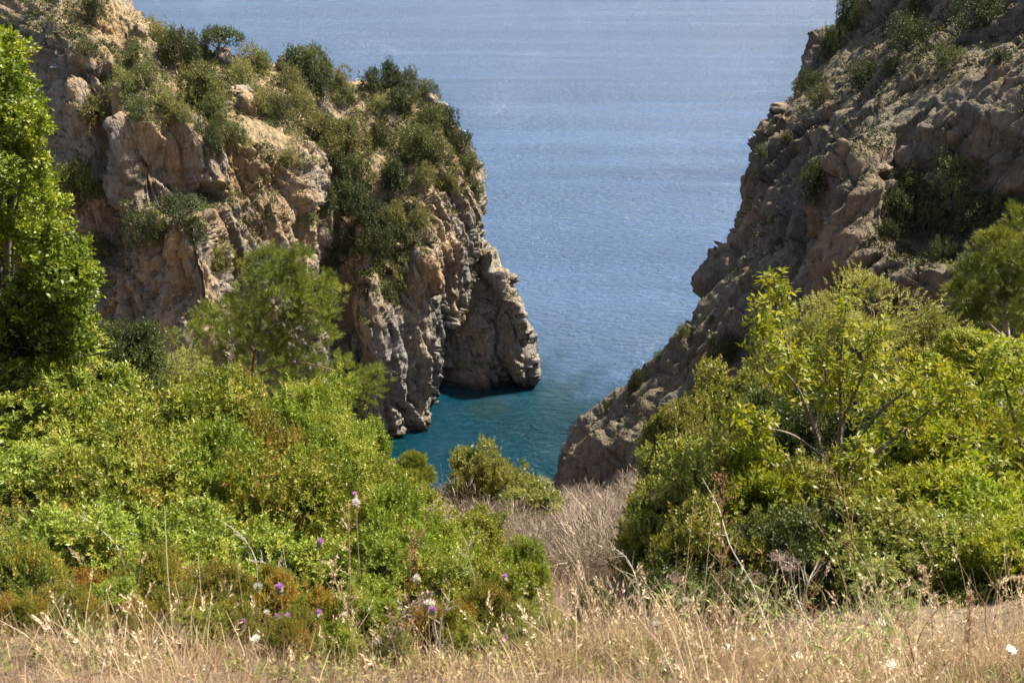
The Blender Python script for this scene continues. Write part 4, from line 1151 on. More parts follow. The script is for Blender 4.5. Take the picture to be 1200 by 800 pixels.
lone_tree('pine_tree', 'tree', 'small bright pine top in front of the dark cove water', 484, 24, 73,
          [(484, 545, 11), (472, 560, 14), (494, 562, 14), (484, 575, 18), (465, 580, 14), (503, 582, 14), (480, 600, 22), (500, 605, 16), (460, 602, 14)],
          1100, NT, M_NEEDLE, [([(484, 660, 0), (483, 600, 0), (484, 540, 0)], .06, .01)], bark=M_BARK_PINE, depth=.5, size=(0.5, 0.85), up=0.9, tint=(0.65, 0.15))

# the young tree with long shoots of bright hanging leaves
def leafy_shoots(name, label, px0, Y, seed, branches, mat, T, per=26):
    rng = np.random.default_rng(seed)
    x = pix(px0, 500, Y)[0]; base = np.array([x, Y, gz(x, Y)])
    Ts = [make_shoot(rng, **T) for _ in range(6)]
    P, D, wood = [], [], []
    for pts, ra, rb, lo, spread in branches:
        w = np.array([(pix(u, v, Y + dy) - base) for u, v, dy in pts])
        L = np.linalg.norm(np.diff(w, axis=0), axis=1).sum()
        p = catmull(w, np.linspace(0, len(w) - 1, 14)); wood.append(tube(p, np.linspace(ra, rb, 14), 6))
        tg = unit(np.gradient(p, axis=0))
        m = int(per * L)
        for _ in range(m):
            s = rng.uniform(lo, 1) * 12.99; i = int(s); q = p[i] + (p[i + 1] - p[i]) * (s - i)
            side = unit(rng.normal(0, 1, 3)); k = rng.random() ** 0.7 * spread * (1.1 - 0.7 * s / 13)
            e = q + side * k + tg[i] * k * 0.5
            P.append(e); D.append(tg[i] * 0.5 + side * 0.6 + np.array([0, 0, -0.15]))
            if k > 0.12 and rng.random() < 0.6:
                wood.append(tube(wiggle_path(q, e, 3, 0.006, rng), [0.007, 0.004, 0.002], 3))
    P, D = np.array(P), np.array(D)
    V, t = place_shoots(Ts, P, D, rng.uniform(.75, 1.2, len(P)), 0.6 + rng.normal(0, .15, len(P)), rng)
    root = bpy.data.objects.new(name, None); COL.objects.link(root); root.location = base
    root['label'] = label; root['category'] = 'tree'
    obj('crown', foliage_mesh(name + '_crown', V, t), mat, root)
    V, Q = join(wood)
    obj('branches', new_mesh(name + '_branches', V, Q, smooth=True), M_BARK, root)
YT = dict(n=9, length=0.14, ll=0.085, lw=0.034, spread=1.3, rosette=0.1, droop=0.35)
leafy_shoots('young_tree', 'young tree with long shoots of hanging lime-green leaves', 975, 11, 74, [
    ([(975, 600, 0), (955, 500, 0), (925, 420, 0), (908, 325, 0)], .035, .004, .42, .24),
    ([(960, 520, 0), (935, 455, -.3), (900, 415, -.4), (892, 370, -.4)], .022, .004, .3, .22),
    ([(975, 590, 0), (985, 500, .2), (985, 430, .3), (992, 350, .3)], .035, .004, .35, .26),
    ([(985, 500, .2), (1010, 440, .1), (1025, 385, 0)], .022, .004, .3, .24),
    ([(978, 560, 0), (1015, 500, -.3), (1060, 460, -.4), (1110, 440, -.4)], .03, .004, .3, .26),
    ([(978, 560, 0), (1040, 520, .3), (1090, 480, .4), (1130, 455, .4)], .03, .004, .35, .24),
    ([(970, 540, 0), (930, 510, -.5), (890, 500, -.7), (868, 492, -.8)], .02, .003, .5, .18),
    ([(955, 500, 0), (968, 450, .2), (958, 400, .3)], .02, .004, .3, .24),
    ([(975, 580, 0), (930, 560, -.4), (900, 540, -.6)], .02, .004, .3, .22),
    ([(985, 520, .2), (1000, 470, .5), (1060, 420, .6)], .02, .004, .35, .26),
    ([(975, 590, 0), (990, 560, -.8), (1010, 530, -1.0)], .02, .004, .3, .24),
    ], M_LEMON, YT, per=34)
leafy_shoots('young_tree', 'lime-green sapling whose arching boughs reach in from the frame edge', 1210, 10.5, 75, [
    ([(1215, 640, 0), (1180, 560, 0), (1140, 520, .2), (1090, 505, .3)], .03, .004, .25, .26),
    ([(1215, 640, 0), (1200, 540, 0), (1180, 460, 0), (1165, 420, 0)], .03, .004, .3, .28),
    ([(1190, 580, 0), (1150, 540, -.4), (1105, 560, -.5)], .02, .004, .3, .24),
    ([(1205, 560, 0), (1220, 480, 0), (1205, 410, 0)], .02, .004, .2, .28),
    ], M_LEMON, YT, per=34)

# ------------------------------------------------------------------ straw, dry brush, flowers
def blades(rng, P, H, lean, width, t, segs=3):
    """curved ribbons -> verts, quads, tint"""
    n = len(P)
    az = rng.uniform(0, 2 * math.pi, n); ld = np.stack([np.cos(az), np.sin(az), 0 * az], 1)
    fa = rng.uniform(-1.1, 1.1, n); side = np.stack([np.cos(fa), np.sin(fa), 0 * fa], 1)
    rows = []
    for k in range(segs + 1):
        s = k / segs
        c = P + np.array([0, 0, 1.0]) * (H * s * (1 - 0.25 * lean * s))[:, None] + ld * (H * lean * s * s)[:, None]
        w = width * (1 - 0.75 * s)
        rows.append(np.stack([c - side * w[:, None] / 2, c + side * w[:, None] / 2], 1))
    V = np.stack(rows, 1).reshape(-1, 3)                     # n, segs+1, 2
    b = np.arange(n)[:, None] * (segs + 1) * 2
    Q = np.concatenate([np.stack([b + 2 * k, b + 2 * k + 1, b + 2 * k + 3, b + 2 * k + 2], 2).reshape(-1, 4) for k in range(segs)])
    tip = rows[-1].mean(1)
    return V, Q, np.repeat(t, (segs + 1) * 2), tip, ld

def straw():
    rng = np.random.default_rng(90)
    def field(n, x0, x1, y0, y1, fn):
        X = rng.uniform(x0, x1, n); Y = rng.uniform(y0, y1, n)
        k = fn(X, Y) > rng.random(n)
        return X[k], Y[k]
    def dens(X, Y):
        c = vnoise(np.stack([X * 1.3, Y * 1.3, 0 * X], 1), 4)
        edge = 5.35 + 0.3 * c + 0.8 * np.clip((X - 0.3) / 0.8, 0, 1)
        return np.where(Y < edge, np.where(X < 0.2, np.clip(0.95 + 0.3 * c, 0.8, 1), np.clip(0.75 + 0.6 * c, 0.5, 1)), 0)
    X1, Y1 = field(105000, -4.2, 4.2, 3.6, 7.4, dens)
    def gap(X, Y):
        c = vnoise(np.stack([X * 1.3, Y * 1.3, 0 * X], 1), 8)
        xc = pix(690, 700, 10)[0] / 10 * Y
        return np.clip(1.4 - np.abs(X - xc) / (0.55 + 0.06 * Y), 0, 1) * (0.7 + 0.5 * c)
    X2, Y2 = field(24000, -1.0, 3.0, 6.3, 13.0, gap)
    X = np.concatenate([X1, X2]); Y = np.concatenate([Y1, Y2])
    Z = ground_z(X, Y); P = np.stack([X, Y, Z], 1)
    c = vnoise(P * 1.7, 12); c2 = vnoise(P * 5.0, 13)
    far = np.clip((Y - 5.2) / 1.2, 0, 1) * (Y < 7.5)
    kk = rng.random(len(P)) > 0.45 * far + 0.25 * (c2 < -.1)
    P, X, Y, c, c2 = P[kk], X[kk], Y[kk], c[kk], c2[kk]
    H = (1 - .25 * (X < 0.1)) * (1 - .42 * np.clip((Y - 4.7) / .3, 0, 1) * (X < 0.2)) * np.clip(rng.gamma(4, 0.036, len(P)) * (1 + 0.5 * c), 0.06, 0.5) * (1 + 0.2 * np.clip(X, 0, 1)) * (1 + .35 * c2)
    tall = rng.random(len(P)) < 0.012 * (1 + 1.5 * (X > 0.3)); H = np.where(tall, H * 2.1 + .1, H)
    t = np.clip(0.5 + 0.35 * c + 0.2 * c2 + rng.normal(0, .22, len(P)), 0, 1)
    V, Q, T, tip, ld = blades(rng, P - A([0, 0, .03]), H, rng.uniform(0.05, 0.75, len(P)), np.full(len(P), .0042) * rng.uniform(.6, 1.6, len(P)) * (1 + 0.06 * np.maximum(0, Y - 6)), t)
    # seed heads on one stalk in six
    k = rng.random(len(P)) < 0.17
    k &= H > 0.22
    S = [make_shoot(rng, 12, .07, .022, .007, spread=.55, rosette=.2, start=0) for _ in range(4)]
    V2, T2 = place_shoots(S, tip[k], ld[k] * .6 + A([0, 0, .8]), rng.uniform(.7, 1.4, k.sum()), np.clip(t[k] + .15, 0, 1), rng)
    Qs = np.concatenate([Q, np.arange(len(V2)).reshape(-1, 4) + len(V)])
    o = obj('dry_grass', new_mesh('dry_grass', np.concatenate([V, V2]), Qs, tint=np.concatenate([T, T2])), M_STRAW, kind='stuff')
    o['label'] = 'dry straw grass with seed heads at our feet and in the gap'; o['category'] = 'grass'
straw()

def brush():
    """the mauve-grey thicket of leafless twigs that fills the gully"""
    rng = np.random.default_rng(91)
    tw = []
    for _ in range(6):
        q = []
        for j in range(20):
            s = rng.uniform(0, .75); a = rng.uniform(0, 6.28); o_ = rng.uniform(.2, .9)
            q.append((s, a, o_, rng.uniform(.15, .4)))
        q = np.array(q)
        d = np.stack([np.cos(q[:, 1]) * np.sin(q[:, 2]), np.sin(q[:, 1]) * np.sin(q[:, 2]), np.cos(q[:, 2])], 1)
        b = np.stack([.06 * np.cos(q[:, 1]) * q[:, 0], .06 * np.sin(q[:, 1]) * q[:, 0], q[:, 0]], 1)
        tw.append(leaf_quads(b, d, unit(rng.normal(0, 1, d.shape)), q[:, 3], np.random.default_rng(1).uniform(.004, .014, 20), fold=0).reshape(20, 4, 3))
    n = 5600
    Y = rng.uniform(11.2, 27, n); t = rng.uniform(-1, 1, n)
    xc = np.interp(Y, [12, 18, 27], [1.05, 1.1, 1.2]); hw = np.interp(Y, [12, 16, 20, 27], [.7, 1.6, 2.4, 3.6])
    X = xc + t * hw
    Z = ground_z(X, Y)
    lump = .6 * vnoise(np.stack([X * .9, Y * .9, 0 * X], 1), 3) + .6 * vnoise(np.stack([X * 2.2, Y * 2.2, 0 * X], 1), 5)
    H = 0.42 + .28 * lump + .18 * rng.random(n)
    V, T = place_shoots(tw, np.stack([X, Y, Z + np.maximum(0, H - .55)], 1), np.stack([rng.normal(0, .7, n), rng.normal(0, .7, n), np.ones(n)], 1), H, np.clip(.5 + .35 * lump + rng.normal(0, .2, n), 0, 1), rng)
    o = obj('dry_brush', foliage_mesh('dry_brush', V, T), M_TWIG, kind='stuff')
    o['label'] = 'mauve-grey leafless brush filling the gully above the cove'; o['category'] = 'brush'
brush()

def weeds():
    rng = np.random.default_rng(95)
    n = 7000
    Y = 3.9 + 5.6 * rng.random(n) ** 1.5; X = rng.uniform(-1, 1, n) * (1.2 + Y * .45)
    k = (vnoise(np.stack([X * 2.1, Y * 2.1, 0 * X], 1), 21) + rng.normal(0, .35, n) > 0)
    X, Y = X[k], Y[k]; P = np.stack([X, Y, ground_z(X, Y)], 1)
    T = [make_shoot(rng, 12, .10, .035, .012, spread=1.2, rosette=.2) for _ in range(4)] + [make_shoot(rng, 14, .13, .022, .006, spread=.9, rosette=.2) for _ in range(3)]
    t = np.clip(.45 + .5 * vnoise(P * 1.4, 22) + rng.normal(0, .15, len(P)), 0, 1)
    V, tt = place_shoots(T, P, np.stack([rng.normal(0, .4, len(P)), rng.normal(0, .4, len(P)), np.ones(len(P))], 1), rng.uniform(.5, 1.5, len(P)), t, rng)
    m = leaf_mat('weeds_and_litter', [(0, (0.075, 0.10, 0.02)), (0.35, (0.16, 0.18, 0.04)), (0.6, (0.26, 0.20, 0.09)), (1, (0.45, 0.33, 0.19))], rough=0.6, transl=0.25)
    o = obj('weeds', foliage_mesh('weeds', V, tt), m, kind='stuff')
    o['label'] = 'low green weeds and dead leaves between the straw'; o['category'] = 'weeds'
weeds()

def flat_mat(name, c, rough=.7, c2=None, transl=0.0):
    return leaf_mat(name, [(0, c), (1, c2 or c)], rough=rough, transl=transl, tr_tint=(1, 1, 1), var=0.1, spec=.3)
M_PURPLE = flat_mat('thistle_purple', (0.38, 0.13, 0.42), c2=(0.66, 0.38, 0.70), transl=.3)
M_WHITE = flat_mat('white_florets', (0.62, 0.62, 0.50), c2=(0.85, 0.85, 0.76), transl=.3)
M_FLUFF = flat_mat('thistle_down', (0.55, 0.48, 0.40), c2=(0.82, 0.78, 0.72), transl=.35)
M_CALYX = flat_mat('thistle_bracts', (0.16, 0.17, 0.07), c2=(0.40, 0.34, 0.18), transl=.1)
M_SPINY = flat_mat('spiny_green', (0.14, 0.19, 0.05), c2=(0.34, 0.38, 0.12), transl=.25)
M_RUSTSTALK = flat_mat('rust_brown_stalk', (0.16, 0.075, 0.035), c2=(0.30, 0.17, 0.08))
M_DRYUMB = flat_mat('dried_umbel', (0.20, 0.14, 0.10), c2=(0.36, 0.28, 0.21))

def ball_quads(rng, n, r, ln, wd, zmin=-1, up=0.0, squash=1.0):
    d = unit(rng.normal(0, 1, (n * 3, 3))); d = d[d[:, 2] > zmin][:n]
    b = d * A([r, r, r * squash])
    dd = unit(d + A([0, 0, up]) + rng.normal(0, .15, d.shape))
    return leaf_quads(b, dd, unit(rng.normal(0, 1, d.shape)), np.full(len(d), ln) * rng.uniform(.7, 1.2, len(d)), np.full(len(d), wd), fold=.1)

def quad_mesh(name, V, rng):
    return new_mesh(name, V, np.arange(len(V)).reshape(-1, 4), tint=np.repeat(rng.random(len(V) // 4), 4))

def lathe(name, prof, sides=12):
    prof = np.array(prof); a = np.arange(sides + 1) / sides * 2 * math.pi
    V = np.stack([prof[:, None, 0] * np.cos(a), prof[:, None, 0] * np.sin(a), prof[:, None, 1] + 0 * a], -1).reshape(-1, 3)
    return new_mesh(name, V, grid_quads(len(prof), sides + 1, True), smooth=True, tint=np.full(len(V), .5))

rf = np.random.default_rng(92)
def merge_lathe_quads(name, prof, V2, rng):
    prof = np.array(prof); sides = 10; a = np.arange(sides + 1) / sides * 2 * math.pi
    V = np.stack([prof[:, None, 0] * np.cos(a), prof[:, None, 0] * np.sin(a), prof[:, None, 1] + 0 * a], -1).reshape(-1, 3)
    Q = grid_quads(len(prof), sides + 1, True)
    return new_mesh(name, np.concatenate([V, V2]), np.concatenate([Q, np.arange(len(V2)).reshape(-1, 4) + len(V)]), tint=np.concatenate([np.full(len(V), .3), np.repeat(rng.random(len(V2) // 4), 4)]))

CAL = [(0.001, -.014), (.008, -.012), (.0125, -.004), (.013, .003), (.009, .010), (.006, .012)]
ME_CALYX = merge_lathe_quads('thistle_bracts', CAL, ball_quads(rf, 60, .012, .010, .003, up=.3), rf)
pt_ = ball_quads(rf, 110, .005, .020, .003, zmin=.1, up=1.0) + A([0, 0, .008])
ME_PETAL = quad_mesh('thistle_florets', pt_, rf)
ME_FLUFF = quad_mesh('thistle_down', ball_quads(rf, 150, .004, .020, .0022, zmin=-.2, up=.4) + A([0, 0, .008]), rf)

def stalk(path, r0, r1, mat, parent, name='stem', sides=5):
    V, Q = tube(path, np.linspace(r0, r1, len(path)), sides)
    return obj(name, new_mesh(name, V, Q, smooth=True, tint=np.full(len(V), .5)), mat, parent)

def flower_root(name, cat, label, group, px, py, Y):
    h = pix(px, py, Y); r = random.Random(int(px * 7 + py))
    bx, by = h[0] + r.uniform(-.06, .06), Y + r.uniform(-.05, .05)
    g = gz(bx, by)
    if g > h[2] - .03:
        g = h[2] - .25
    root = bpy.data.objects.new(name, None); COL.objects.link(root); root.location = (bx, by, g)
    root['label'] = label; root['category'] = cat; root['group'] = group
    return root, Vector(h) - Vector((bx, by, g))

def thistle(px, py, Y, s, label, fluff=False):
    root, h = flower_root('thistle', 'thistle', label, 'thistles in front of the thicket', px, py, Y)
    rng = np.random.default_rng(int(px))
    stalk(wiggle_path((0, 0, -.03), h, 6, .006, rng), .0032, .002, M_STRAW if fluff else M_CALYX, root)
    fh = bpy.data.objects.new('flower_head', ME_CALYX); COL.objects.link(fh); fh.parent = root
    if not ME_CALYX.materials: ME_CALYX.materials.append(M_CALYX)
    s *= 1.15; fh.location = h; fh.scale = (s, s, s); fh.rotation_euler = (rng.normal(0.2, .3), rng.normal(0, .3), rng.uniform(0, 6))
    me = ME_FLUFF if fluff else ME_PETAL
    if not me.materials: me.materials.append(M_FLUFF if fluff else M_PURPLE)
    pt = bpy.data.objects.new('down' if fluff else 'florets', me); COL.objects.link(pt); pt.parent = fh
TH = [
 (374, 637, 5.6, 1.15, 'purple thistle standing highest against the green thicket', 0), (418, 590, 5.5, 1.2, 'tall pale thistle gone to fluff beside the green thicket', 1), (417, 582, 5.7, .9, 'pinkish thistle bud just above the tall fluffy one', 0),
 (328, 692, 5.2, 1.35, 'large purple thistle left of the dry stalk', 0), (303, 690, 5.4, 1.2, 'cream thistle gone to seed near the large purple one', 1), (251, 702, 5.4, 1.0, 'pale lilac thistle at the edge of the dark hollow', 0),
 (326, 724, 5.0, 1.0, 'purple thistle, one of two side by side, landward one', 0), (338, 725, 5.0, 1.0, 'purple thistle, one of two side by side, seaward one', 0), (373, 722, 5.0, 1.1, 'purple thistle close to the tall dry stalk', 0),
 (284, 733, 4.9, 1.15, 'purple thistle alone above the white umbel', 0), (205, 754, 4.8, 1.3, 'purple thistle under a cream seed head', 0), (205, 739, 4.9, 1.25, 'cream seed head over the lone purple thistle', 1),
 (307, 781, 4.6, 1.1, 'lowest purple thistle in the straw', 0), (240, 720, 4.9, .9, 'pinkish-cream seed head in front of the orange shrub', 1), (313, 719, 5.0, .8, 'small cream seed head among the purple thistles', 1),
 (507, 717, 4.5, 1.15, 'purple half of a double thistle in the middle of the view', 0), (502, 711, 4.6, 1.35, 'fluffy white half of a double thistle in the middle', 1), (490, 679, 5.0, 1.1, 'white fluffy thistle on a bare branch', 1),
 (592, 679, 5.8, 1.1, 'small purple thistle before the dry brush', 0), (591, 752, 4.9, 1.3, 'purple thistle low in the middle, over a cream head', 0), (404, 723, 5.0, 1.0, 'cream seed head beside the dry stalk', 1),
 (793, 768, 4.8, 1.05, 'purple thistle next to the biggest white umbel', 0), (825, 760, 4.9, .9, 'small purple thistle in the straw beyond the biggest umbel', 0), (826, 738, 5.1, .85, 'faint purple thistle in dry stems', 0),
 (803, 704, 5.6, .9, 'cream seed head beside the yellow-green sprig', 1), (570, 783, 4.6, 1.0, 'cream seed head low in the straw, middle', 1), (669, 754, 5.0, 1.0, 'cream seed head at the foot of the straw gap', 1),
 (770, 732, 5.2, 1.0, 'pinkish seed head right of the small dark bush', 1), (443, 753, 4.8, 1.0, 'cream seed head right of the dry stalk', 1), (55, 790, 4.5, 1.2, 'cream seed head in the straw near the frame corner', 1),
]
for px, py, Y, s, lab, fl in TH:
    thistle(px, py, Y, s, lab, bool(fl))

def umbel_mesh():
    rng = np.random.default_rng(93); Vw = []; parts = []
    for i in range(20):
        a = i * 2.4; r = .034 * math.sqrt((i + .5) / 26); c = A([r * math.cos(a), r * math.sin(a), .022 - 3.0 * r * r * 2])
        parts.append(tube(np.array([[0, 0, -.012], c * A([.6, .6, .3]), c]), [.0009, .0007, .0006], 3))
        m = 12; b = c + rng.normal(0, .0034, (m, 3)) * A([1, 1, .4]); az = rng.uniform(0, 6.28, m)
        d = np.stack([np.cos(az), np.sin(az), 0.25 + 0 * az], 1)
        Vw.append(leaf_quads(b, unit(d), np.tile(A([0, 0, 1.0]), (m, 1)), np.full(m, .0065), np.full(m, .006), fold=0))
    Vw = np.concatenate(Vw); V, Q = join(parts)
    return quad_mesh('umbel_florets', Vw, rng), new_mesh('umbel_rays', V, Q, tint=np.full(len(V), .5))
ME_UF, ME_UR = umbel_mesh(); ME_UF.materials.append(M_WHITE); ME_UR.materials.append(M_SPINY)
def carrot(px, py, Y, s, label, dry=False):
    py -= 3
    root, h = flower_root('wild_carrot', 'wildflower', label, 'wild carrot umbels in the straw', px, py, Y)
    rng = np.random.default_rng(int(px))
    stalk(wiggle_path((0, 0, -.03), h - Vector((0, 0, .012 * s)), 6, .005, rng), .003, .0018, M_SPINY, root)
    u = bpy.data.objects.new('umbel', ME_UF); COL.objects.link(u); u.parent = root; u.location = h; u.scale = (s, s, s); u.rotation_euler = (rng.normal(.12, .08), rng.normal(0, .1), 0)
    w = bpy.data.objects.new('rays', ME_UR); COL.objects.link(w); w.parent = u
for a in [(62, 738, 4.8, .8, 'white umbel by the frame edge above the straw'), (153, 737, 4.8, .8, 'white umbel before the low yellowing shrub'), (300, 753, 4.7, .8, 'white umbel below the lone purple thistle'),
          (310, 794, 4.5, .7, 'half-hidden white umbel under the lowest purple thistle'), (213, 778, 4.6, .7, 'small white umbel below the cream seed head'), (786, 785, 4.35, 1.25, 'biggest white umbel, close to us in the straw'),
          (852, 764, 4.7, .95, 'white umbel beside the rust-coloured stalk'), (857, 781, 4.6, .65, 'small white umbel under the one at the rust stalk'), (863, 795, 4.5, .75, 'white umbel at the very bottom, beyond the biggest one'),
          (936, 772, 4.7, .7, 'white umbel below the dried umbels'), (1032, 734, 5.2, .8, 'white umbel among the spiny green heads'), (1043, 783, 4.6, .85, 'cream umbel below the spiny green plant'), (1184, 766, 4.8, .9, 'cream umbel near the frame edge in tall straw'), (882, 752, 4.9, .6, 'tiny white umbel above the green burr')]:
    carrot(*a)

# spiny green heads
ME_BURR = quad_mesh('burr', ball_quads(rf, 130, .010, .028, .0026), rf); ME_BURR.materials.append(M_SPINY)
def spiny_plant(heads, Y, px0, label):
    x = pix(px0, 760, Y)[0]; base = A([x, Y, gz(x, Y)])
    root = bpy.data.objects.new('spiny_plant', None); COL.objects.link(root); root.location = base
    root['label'] = label; root['category'] = 'plant'; root['group'] = 'spiny green plants in the straw'
    rng = np.random.default_rng(int(px0))
    for px, py, s in heads:
        y = Y + rng.uniform(-.2, .2); h = pix(px, py, y) - base
        p = catmull(np.array([[rng.normal(0, .02), 0, -.03], h * A([.35, .35, .6]), h]), np.linspace(0, 2, 8))
        stalk(p, .004, .002, M_SPINY, root)
        b = bpy.data.objects.new('flower_head', ME_BURR); COL.objects.link(b); b.parent = root; b.location = h; b.scale = (s, s, s)
    n = 260
    P = np.array([rng.normal(0, .11, n), rng.normal(0, .11, n), rng.uniform(.02, .55, n)]).T
    V = leaf_quads(P, unit(rng.normal(0, 1, (n, 3)) + A([0, 0, .8])), unit(rng.normal(0, 1, (n, 3))), rng.uniform(.03, .08, n), rng.uniform(.005, .012, n))
    obj('leaves', quad_mesh('spiny_leaves', V, rng), M_SPINY, root)
spiny_plant([(1014, 662, 1.2), (1038, 664, 1.5), (1070, 655, 1.4), (1002, 690, 1.4), (1072, 688, 1.3), (1052, 672, 1.0), (1030, 700, 1.2), (1068, 708, 1.4), (1022, 714, 1.2)], 5.7, 1035, 'tall spiny green plant with yellow-green burr heads before the dark bush')
spiny_plant([(1010, 742, 1.0), (1045, 740, 1.0), (1022, 758, .9), (1052, 760, .9), (992, 745, .8), (1064, 778, .9)], 5.0, 1030, 'shorter spiny plant with scattered green burrs under the tall one')
spiny_plant([(885, 768, 1.0), (905, 766, .8)], 4.8, 893, 'small spiny plant with two green burrs beside the rust stalk')
spiny_plant([(944, 788, 1.0), (1012, 790, 1.1), (1000, 796, .9)], 4.5, 985, 'low spiny plant at the bottom of the frame')
spiny_plant([(775, 700, 1.0), (790, 690, 1.1), (812, 686, 1.2), (768, 705, .8), (822, 700, .9)], 6.0, 795, 'yellow-green sprigged plant over the low dark bush')

def spike(label, pts, Y, mat, seed, n=60, ln=(.04, .12), r0=.008, burr=.03, name='dry_stalk', group='dry stalks above the straw', along=(.1, 1), bur_mat=None, parent_pt=None):
    """a dead flower stalk with short side twigs"""
    rng = np.random.default_rng(seed)
    W = np.array([pix(u, v, Y + dy) for u, v, dy in pts]); g = gz(W[0, 0], W[0, 1])
    W[0, 2] = min(W[0, 2], g); base = W[0].copy(); W = W - base; W[0, 2] -= .03
    p = catmull(W, np.linspace(0, len(W) - 1, 24))
    root = bpy.data.objects.new(name, None); COL.objects.link(root); root.location = base
    root['label'] = label; root['category'] = 'stalk'; root['group'] = group
    stalk(p, r0, r0 * .3, mat, root)
    tg = unit(np.gradient(p, axis=0)); parts = []; V2 = []
    for _ in range(n):
        s = rng.uniform(*along) * 22.9; i = int(s); q = p[i]; d = unit(rng.normal(0, 1, 3)); d = unit(d - tg[i] * (d @ tg[i]) + tg[i] * .8)
        e = q + d * rng.uniform(*ln) * (1.15 - .7 * s / 23)
        parts.append(tube(wiggle_path(q, e, 4, .004, rng), np.linspace(r0 * .3, r0 * .12, 4), 3))
        if burr:
            for k in range(6):
                c = q + (e - q) * rng.uniform(.3, 1)
                V2.append(leaf_quads(c[None], unit(d + rng.normal(0, .6, 3))[None], unit(rng.normal(0, 1, (1, 3))), np.array([burr]), np.array([burr * .25])))
    V, Q = join(parts)
    obj('twigs', new_mesh('stalk_twigs', V, Q, tint=np.full(len(V), .5)), mat, root, kind='stuff')
    if V2:
        obj('husks', quad_mesh('stalk_husks', np.concatenate(V2), rng), bur_mat or mat, root, kind='stuff')
spike('rust-coloured dry stalk with stiff side twigs before the thicket', [(842, 800, 0), (843, 740, 0), (845, 640, .05), (848, 552, .1)], 5.2, M_RUSTSTALK, 1, n=80, ln=(.06, .22), burr=.022)
spike('tall thin straw-coloured stalk in front of the left thicket', [(408, 800, 0), (407, 740, 0), (410, 680, 0), (408, 590, .1)], 4.9, M_STRAW, 2, n=26, ln=(.05, .16), r0=.006, burr=.02)
spike('brown dead stalk rising between the thicket and the orange shrub', [(470, 800, 0), (476, 740, 0), (480, 680, 0), (487, 620, .1)], 5.0, M_RUSTSTALK, 3, n=50, ln=(.08, .25), r0=.007, burr=.02)
spike('grey bare forked stem beside the double thistle', [(512, 800, 0), (514, 760, 0), (518, 720, 0), (526, 704, 0)], 4.6, M_DEAD, 4, n=14, ln=(.08, .2), r0=.008, burr=0)
spike('feathery beige stalk leaning by the tall straw-coloured one', [(432, 800, 0), (425, 760, 0), (400, 700, 0), (385, 660, .1)], 5.0, M_STRAW, 5, n=60, ln=(.05, .18), r0=.005, burr=.025)
spike('pale plumed stalk low beside the grey forked stem', [(460, 800, 0), (456, 770, 0), (470, 720, 0), (500, 700, .1)], 4.8, M_TWIG, 6, n=70, ln=(.05, .18), r0=.005, burr=.03)
spike('long bleached branch curving down out of the thicket', [(912, 800, 0), (900, 748, 0), (884, 690, .15), (856, 640, .3), (842, 595, .6), (823, 560, .9)], 4.8, M_DEAD, 7, n=12, ln=(.05, .3), r0=.0055, burr=0, name='dead_branch')
spike('bleached stem crossing the straw below the dried umbels', [(975, 800, 0), (950, 740, 0), (930, 690, .1), (926, 655, .1)], 4.9, M_DEAD, 8, n=16, ln=(.05, .2), r0=.007, burr=0, name='dead_branch')
spike('pale forked stem with bare tips before the dark bush', [(955, 800, 0), (942, 740, 0), (945, 690, 0), (958, 660, .1)], 5.1, M_DEAD, 9, n=18, ln=(.06, .22), r0=.008, burr=0, name='dead_branch')
spike('straw-coloured seed spike standing in the tall straw near the frame edge', [(1136, 800, 0), (1135, 770, 0), (1136, 730, 0), (1137, 694, 0)], 5.1, M_STRAW, 10, n=120, ln=(.02, .07), r0=.006, burr=.02, along=(.3, 1))
spike('curved dry grass stem arching at the frame edge', [(1170, 790, 0), (1155, 730, 0), (1162, 690, 0), (1192, 676, 0), (1215, 690, 0)], 5.2, M_STRAW, 11, n=16, ln=(.02, .07), r0=.0045, burr=.03, along=(.55, 1))
spike('brown reed-like stem behind the spiny green heads', [(1096, 770, 0), (1092, 720, 0), (1084, 680, 0), (1080, 664, 0)], 5.4, M_STRAW, 12, n=20, ln=(.01, .04), r0=.006, burr=.03, along=(.6, 1))
spike('rusty seed stalk beside the pale forked stem', [(952, 790, 0), (953, 740, 0), (954, 690, 0), (962, 655, 0)], 5.3, M_RUSTSTALK, 13, n=20, ln=(.02, .08), r0=.005, burr=.02)
spike('brown stalk leaning across the shorter spiny plant', [(1085, 800, 0), (1070, 770, 0), (1062, 740, 0), (1050, 720, 0)], 4.8, M_RUSTSTALK, 14, n=10, ln=(.02, .08), r0=.006, burr=.02)
spike('whitish crossed twig standing beside the small dark bush', [(776, 790, 0), (765, 750, 0), (754, 715, 0), (748, 685, 0)], 5.2, M_DEAD, 15, n=12, ln=(.06, .2), r0=.006, burr=0, name='dead_branch')
spike('feathery green-grey stalk in front of the fine grey-green shrub', [(640, 800, 0), (640, 760, 0), (638, 720, 0), (636, 690, 0)], 5.0, M_STRAW, 16, n=40, ln=(.04, .14), r0=.004, burr=.02)
spike('dead grey twigs poking from the dark gap of the thicket', [(210, 720, 0), (232, 690, .1), (222, 668, .2), (200, 660, .3)], 6.2, M_DEAD, 17, n=16, ln=(.08, .3), r0=.008, burr=0, name='dead_branch', along=(.3, 1))
spike('pale twig across the dark hollow above the purple thistles', [(345, 720, 0), (338, 680, .1), (325, 664, .2), (290, 655, .3)], 6.2, M_DEAD, 18, n=16, ln=(.08, .3), r0=.008, burr=0, name='dead_branch', along=(.3, 1))

